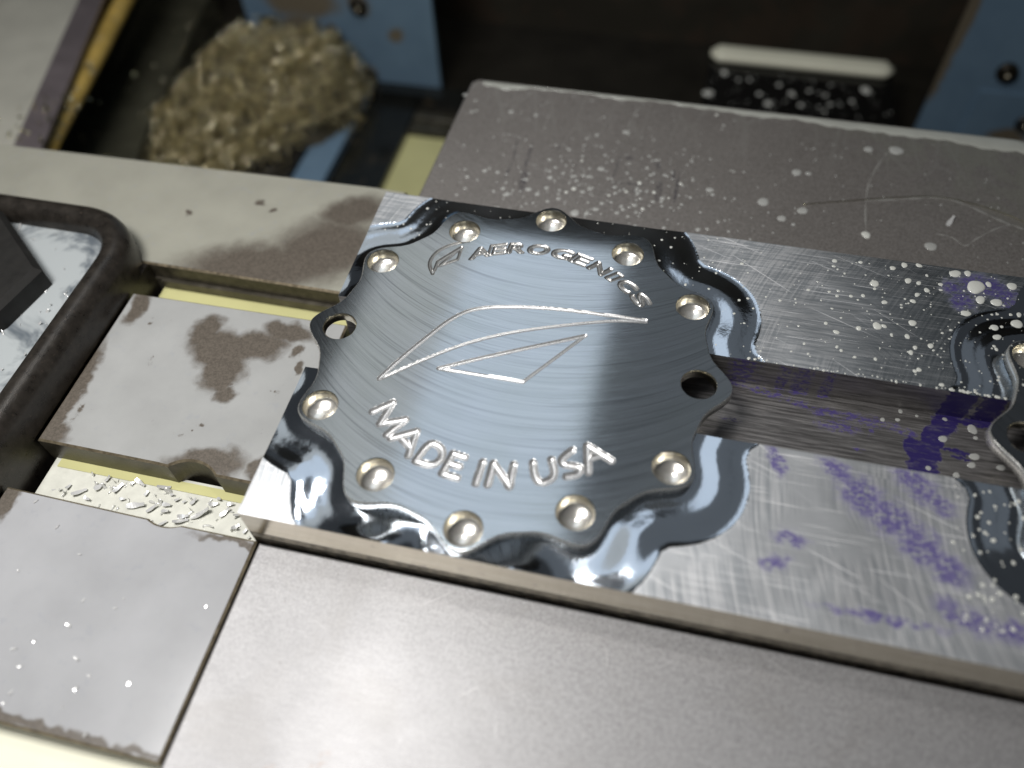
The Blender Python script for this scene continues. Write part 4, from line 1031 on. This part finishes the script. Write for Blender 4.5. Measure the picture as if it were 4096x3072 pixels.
for _ in range(90): pts.append((rnd.uniform(72, 150), 15.9 + abs(rnd.gauss(0, 0.4)), -3.6, rnd.uniform(0.2, 0.6)))
many_drops('bar_spray', pts, M_drop, 'fine spray of coolant specks over the shiny bar')
pts = [(rnd.uniform(51, 165), rnd.uniform(300, 350), -120, abs(rnd.gauss(0.15, 0.3)) + 0.15) for _ in range(130)]
many_drops('cover_spray', pts, M_drop, 'fine spray of coolant specks on the glossy black cover')

# bead of coolant along the far edge of the back jaw, growing to the right
V = []; F = []; nb = 90; sec = 8
for i in range(nb):
    t = i / (nb - 1.0); x = -53 + 250 * t
    yf = 169.6 if x < 180 else 168.6
    wd = 1.4 + 11.0 * max(0.0, t - 0.25) ** 1.3 + 1.1 * math.sin(x * 0.16) * math.sin(x * 0.043 + 1) + (3.0 * math.exp(-((x + 40) / 7) ** 2)) + 0.5 * math.sin(x * 0.7)
    wd = max(0.5, wd)
    for q in range(sec + 1):
        a = math.pi * q / sec
        V.append((x, yf - wd / 2 + wd / 2 * math.cos(a), -22.02 + (0.25 + 0.05 * wd) * math.sin(a)))
F = [(i * (sec + 1) + q, (i + 1) * (sec + 1) + q, (i + 1) * (sec + 1) + q + 1, i * (sec + 1) + q + 1) for i in range(nb - 1) for q in range(sec)]
tag(link_mesh('coolant_bead', V, F, mat_plain('bead_of_coolant', (0.44, 0.45, 0.41), 0.14, 0, 0.1, 0.05, 0.02), None, (60, 168, -22), True), 'long milky bead of coolant along the far edge of the back jaw', 'coolant')
# coolant runs on the back jaw
for k, l in enumerate(JAW_RIV):
    pl = smooth_line(l, 2); V = []; F = []
    for i, (x, y) in enumerate(pl):
        a = np.array(pl[max(0, i - 1)]); b = np.array(pl[min(len(pl) - 1, i + 1)]); t = (b - a) / np.linalg.norm(b - a); nrm = np.array([-t[1], t[0]])
        ww = 0.62 * (0.5 + 0.35 * math.sin(i * 1.7 + k)) * (1.5 if k == 2 else 1.0)
        for s, zz in ((-1, -22.01), (-0.5, -21.93), (0.5, -21.93), (1, -22.01)): V.append((x + nrm[0] * ww * s, y + nrm[1] * ww * s, zz))
    F = [(i * 4 + q, i * 4 + q + 1, (i + 1) * 4 + q + 1, (i + 1) * 4 + q) for i in range(len(pl) - 1) for q in range(3)]
    tag(link_mesh('coolant_trickle', V, F, M_trickle, None, (float(np.mean([p[0] for p in pl])), float(np.mean([p[1] for p in pl])), -22), True),
        ('short trickle of coolant ending in a drop near the middle of the back jaw', 'thin trickle of coolant running straight down the back jaw', 'wide wavy smear of coolant at the right of the back jaw', 'hooked trickle of coolant near the right end of the bar')[k], 'coolant')
tag(MB().tube([(p[0], p[1], -21.6) for p in smooth_line([(92.3, 112.7), (109, 118), (127, 123.5), (142, 127.4), (153.4, 126.5), (166, 123), (176, 118)], 2)], 0.13, 6).build('metal_strand', M_gold, None, (130, 120, -22), True), 'hair-thin metal strand curving across the right of the back jaw', 'metal strand')
place_chip(147.5, 113.5, -21.6, 1.1, 1.5, 3, 'silver sliver standing in a smear near the right end of the back jaw', None)
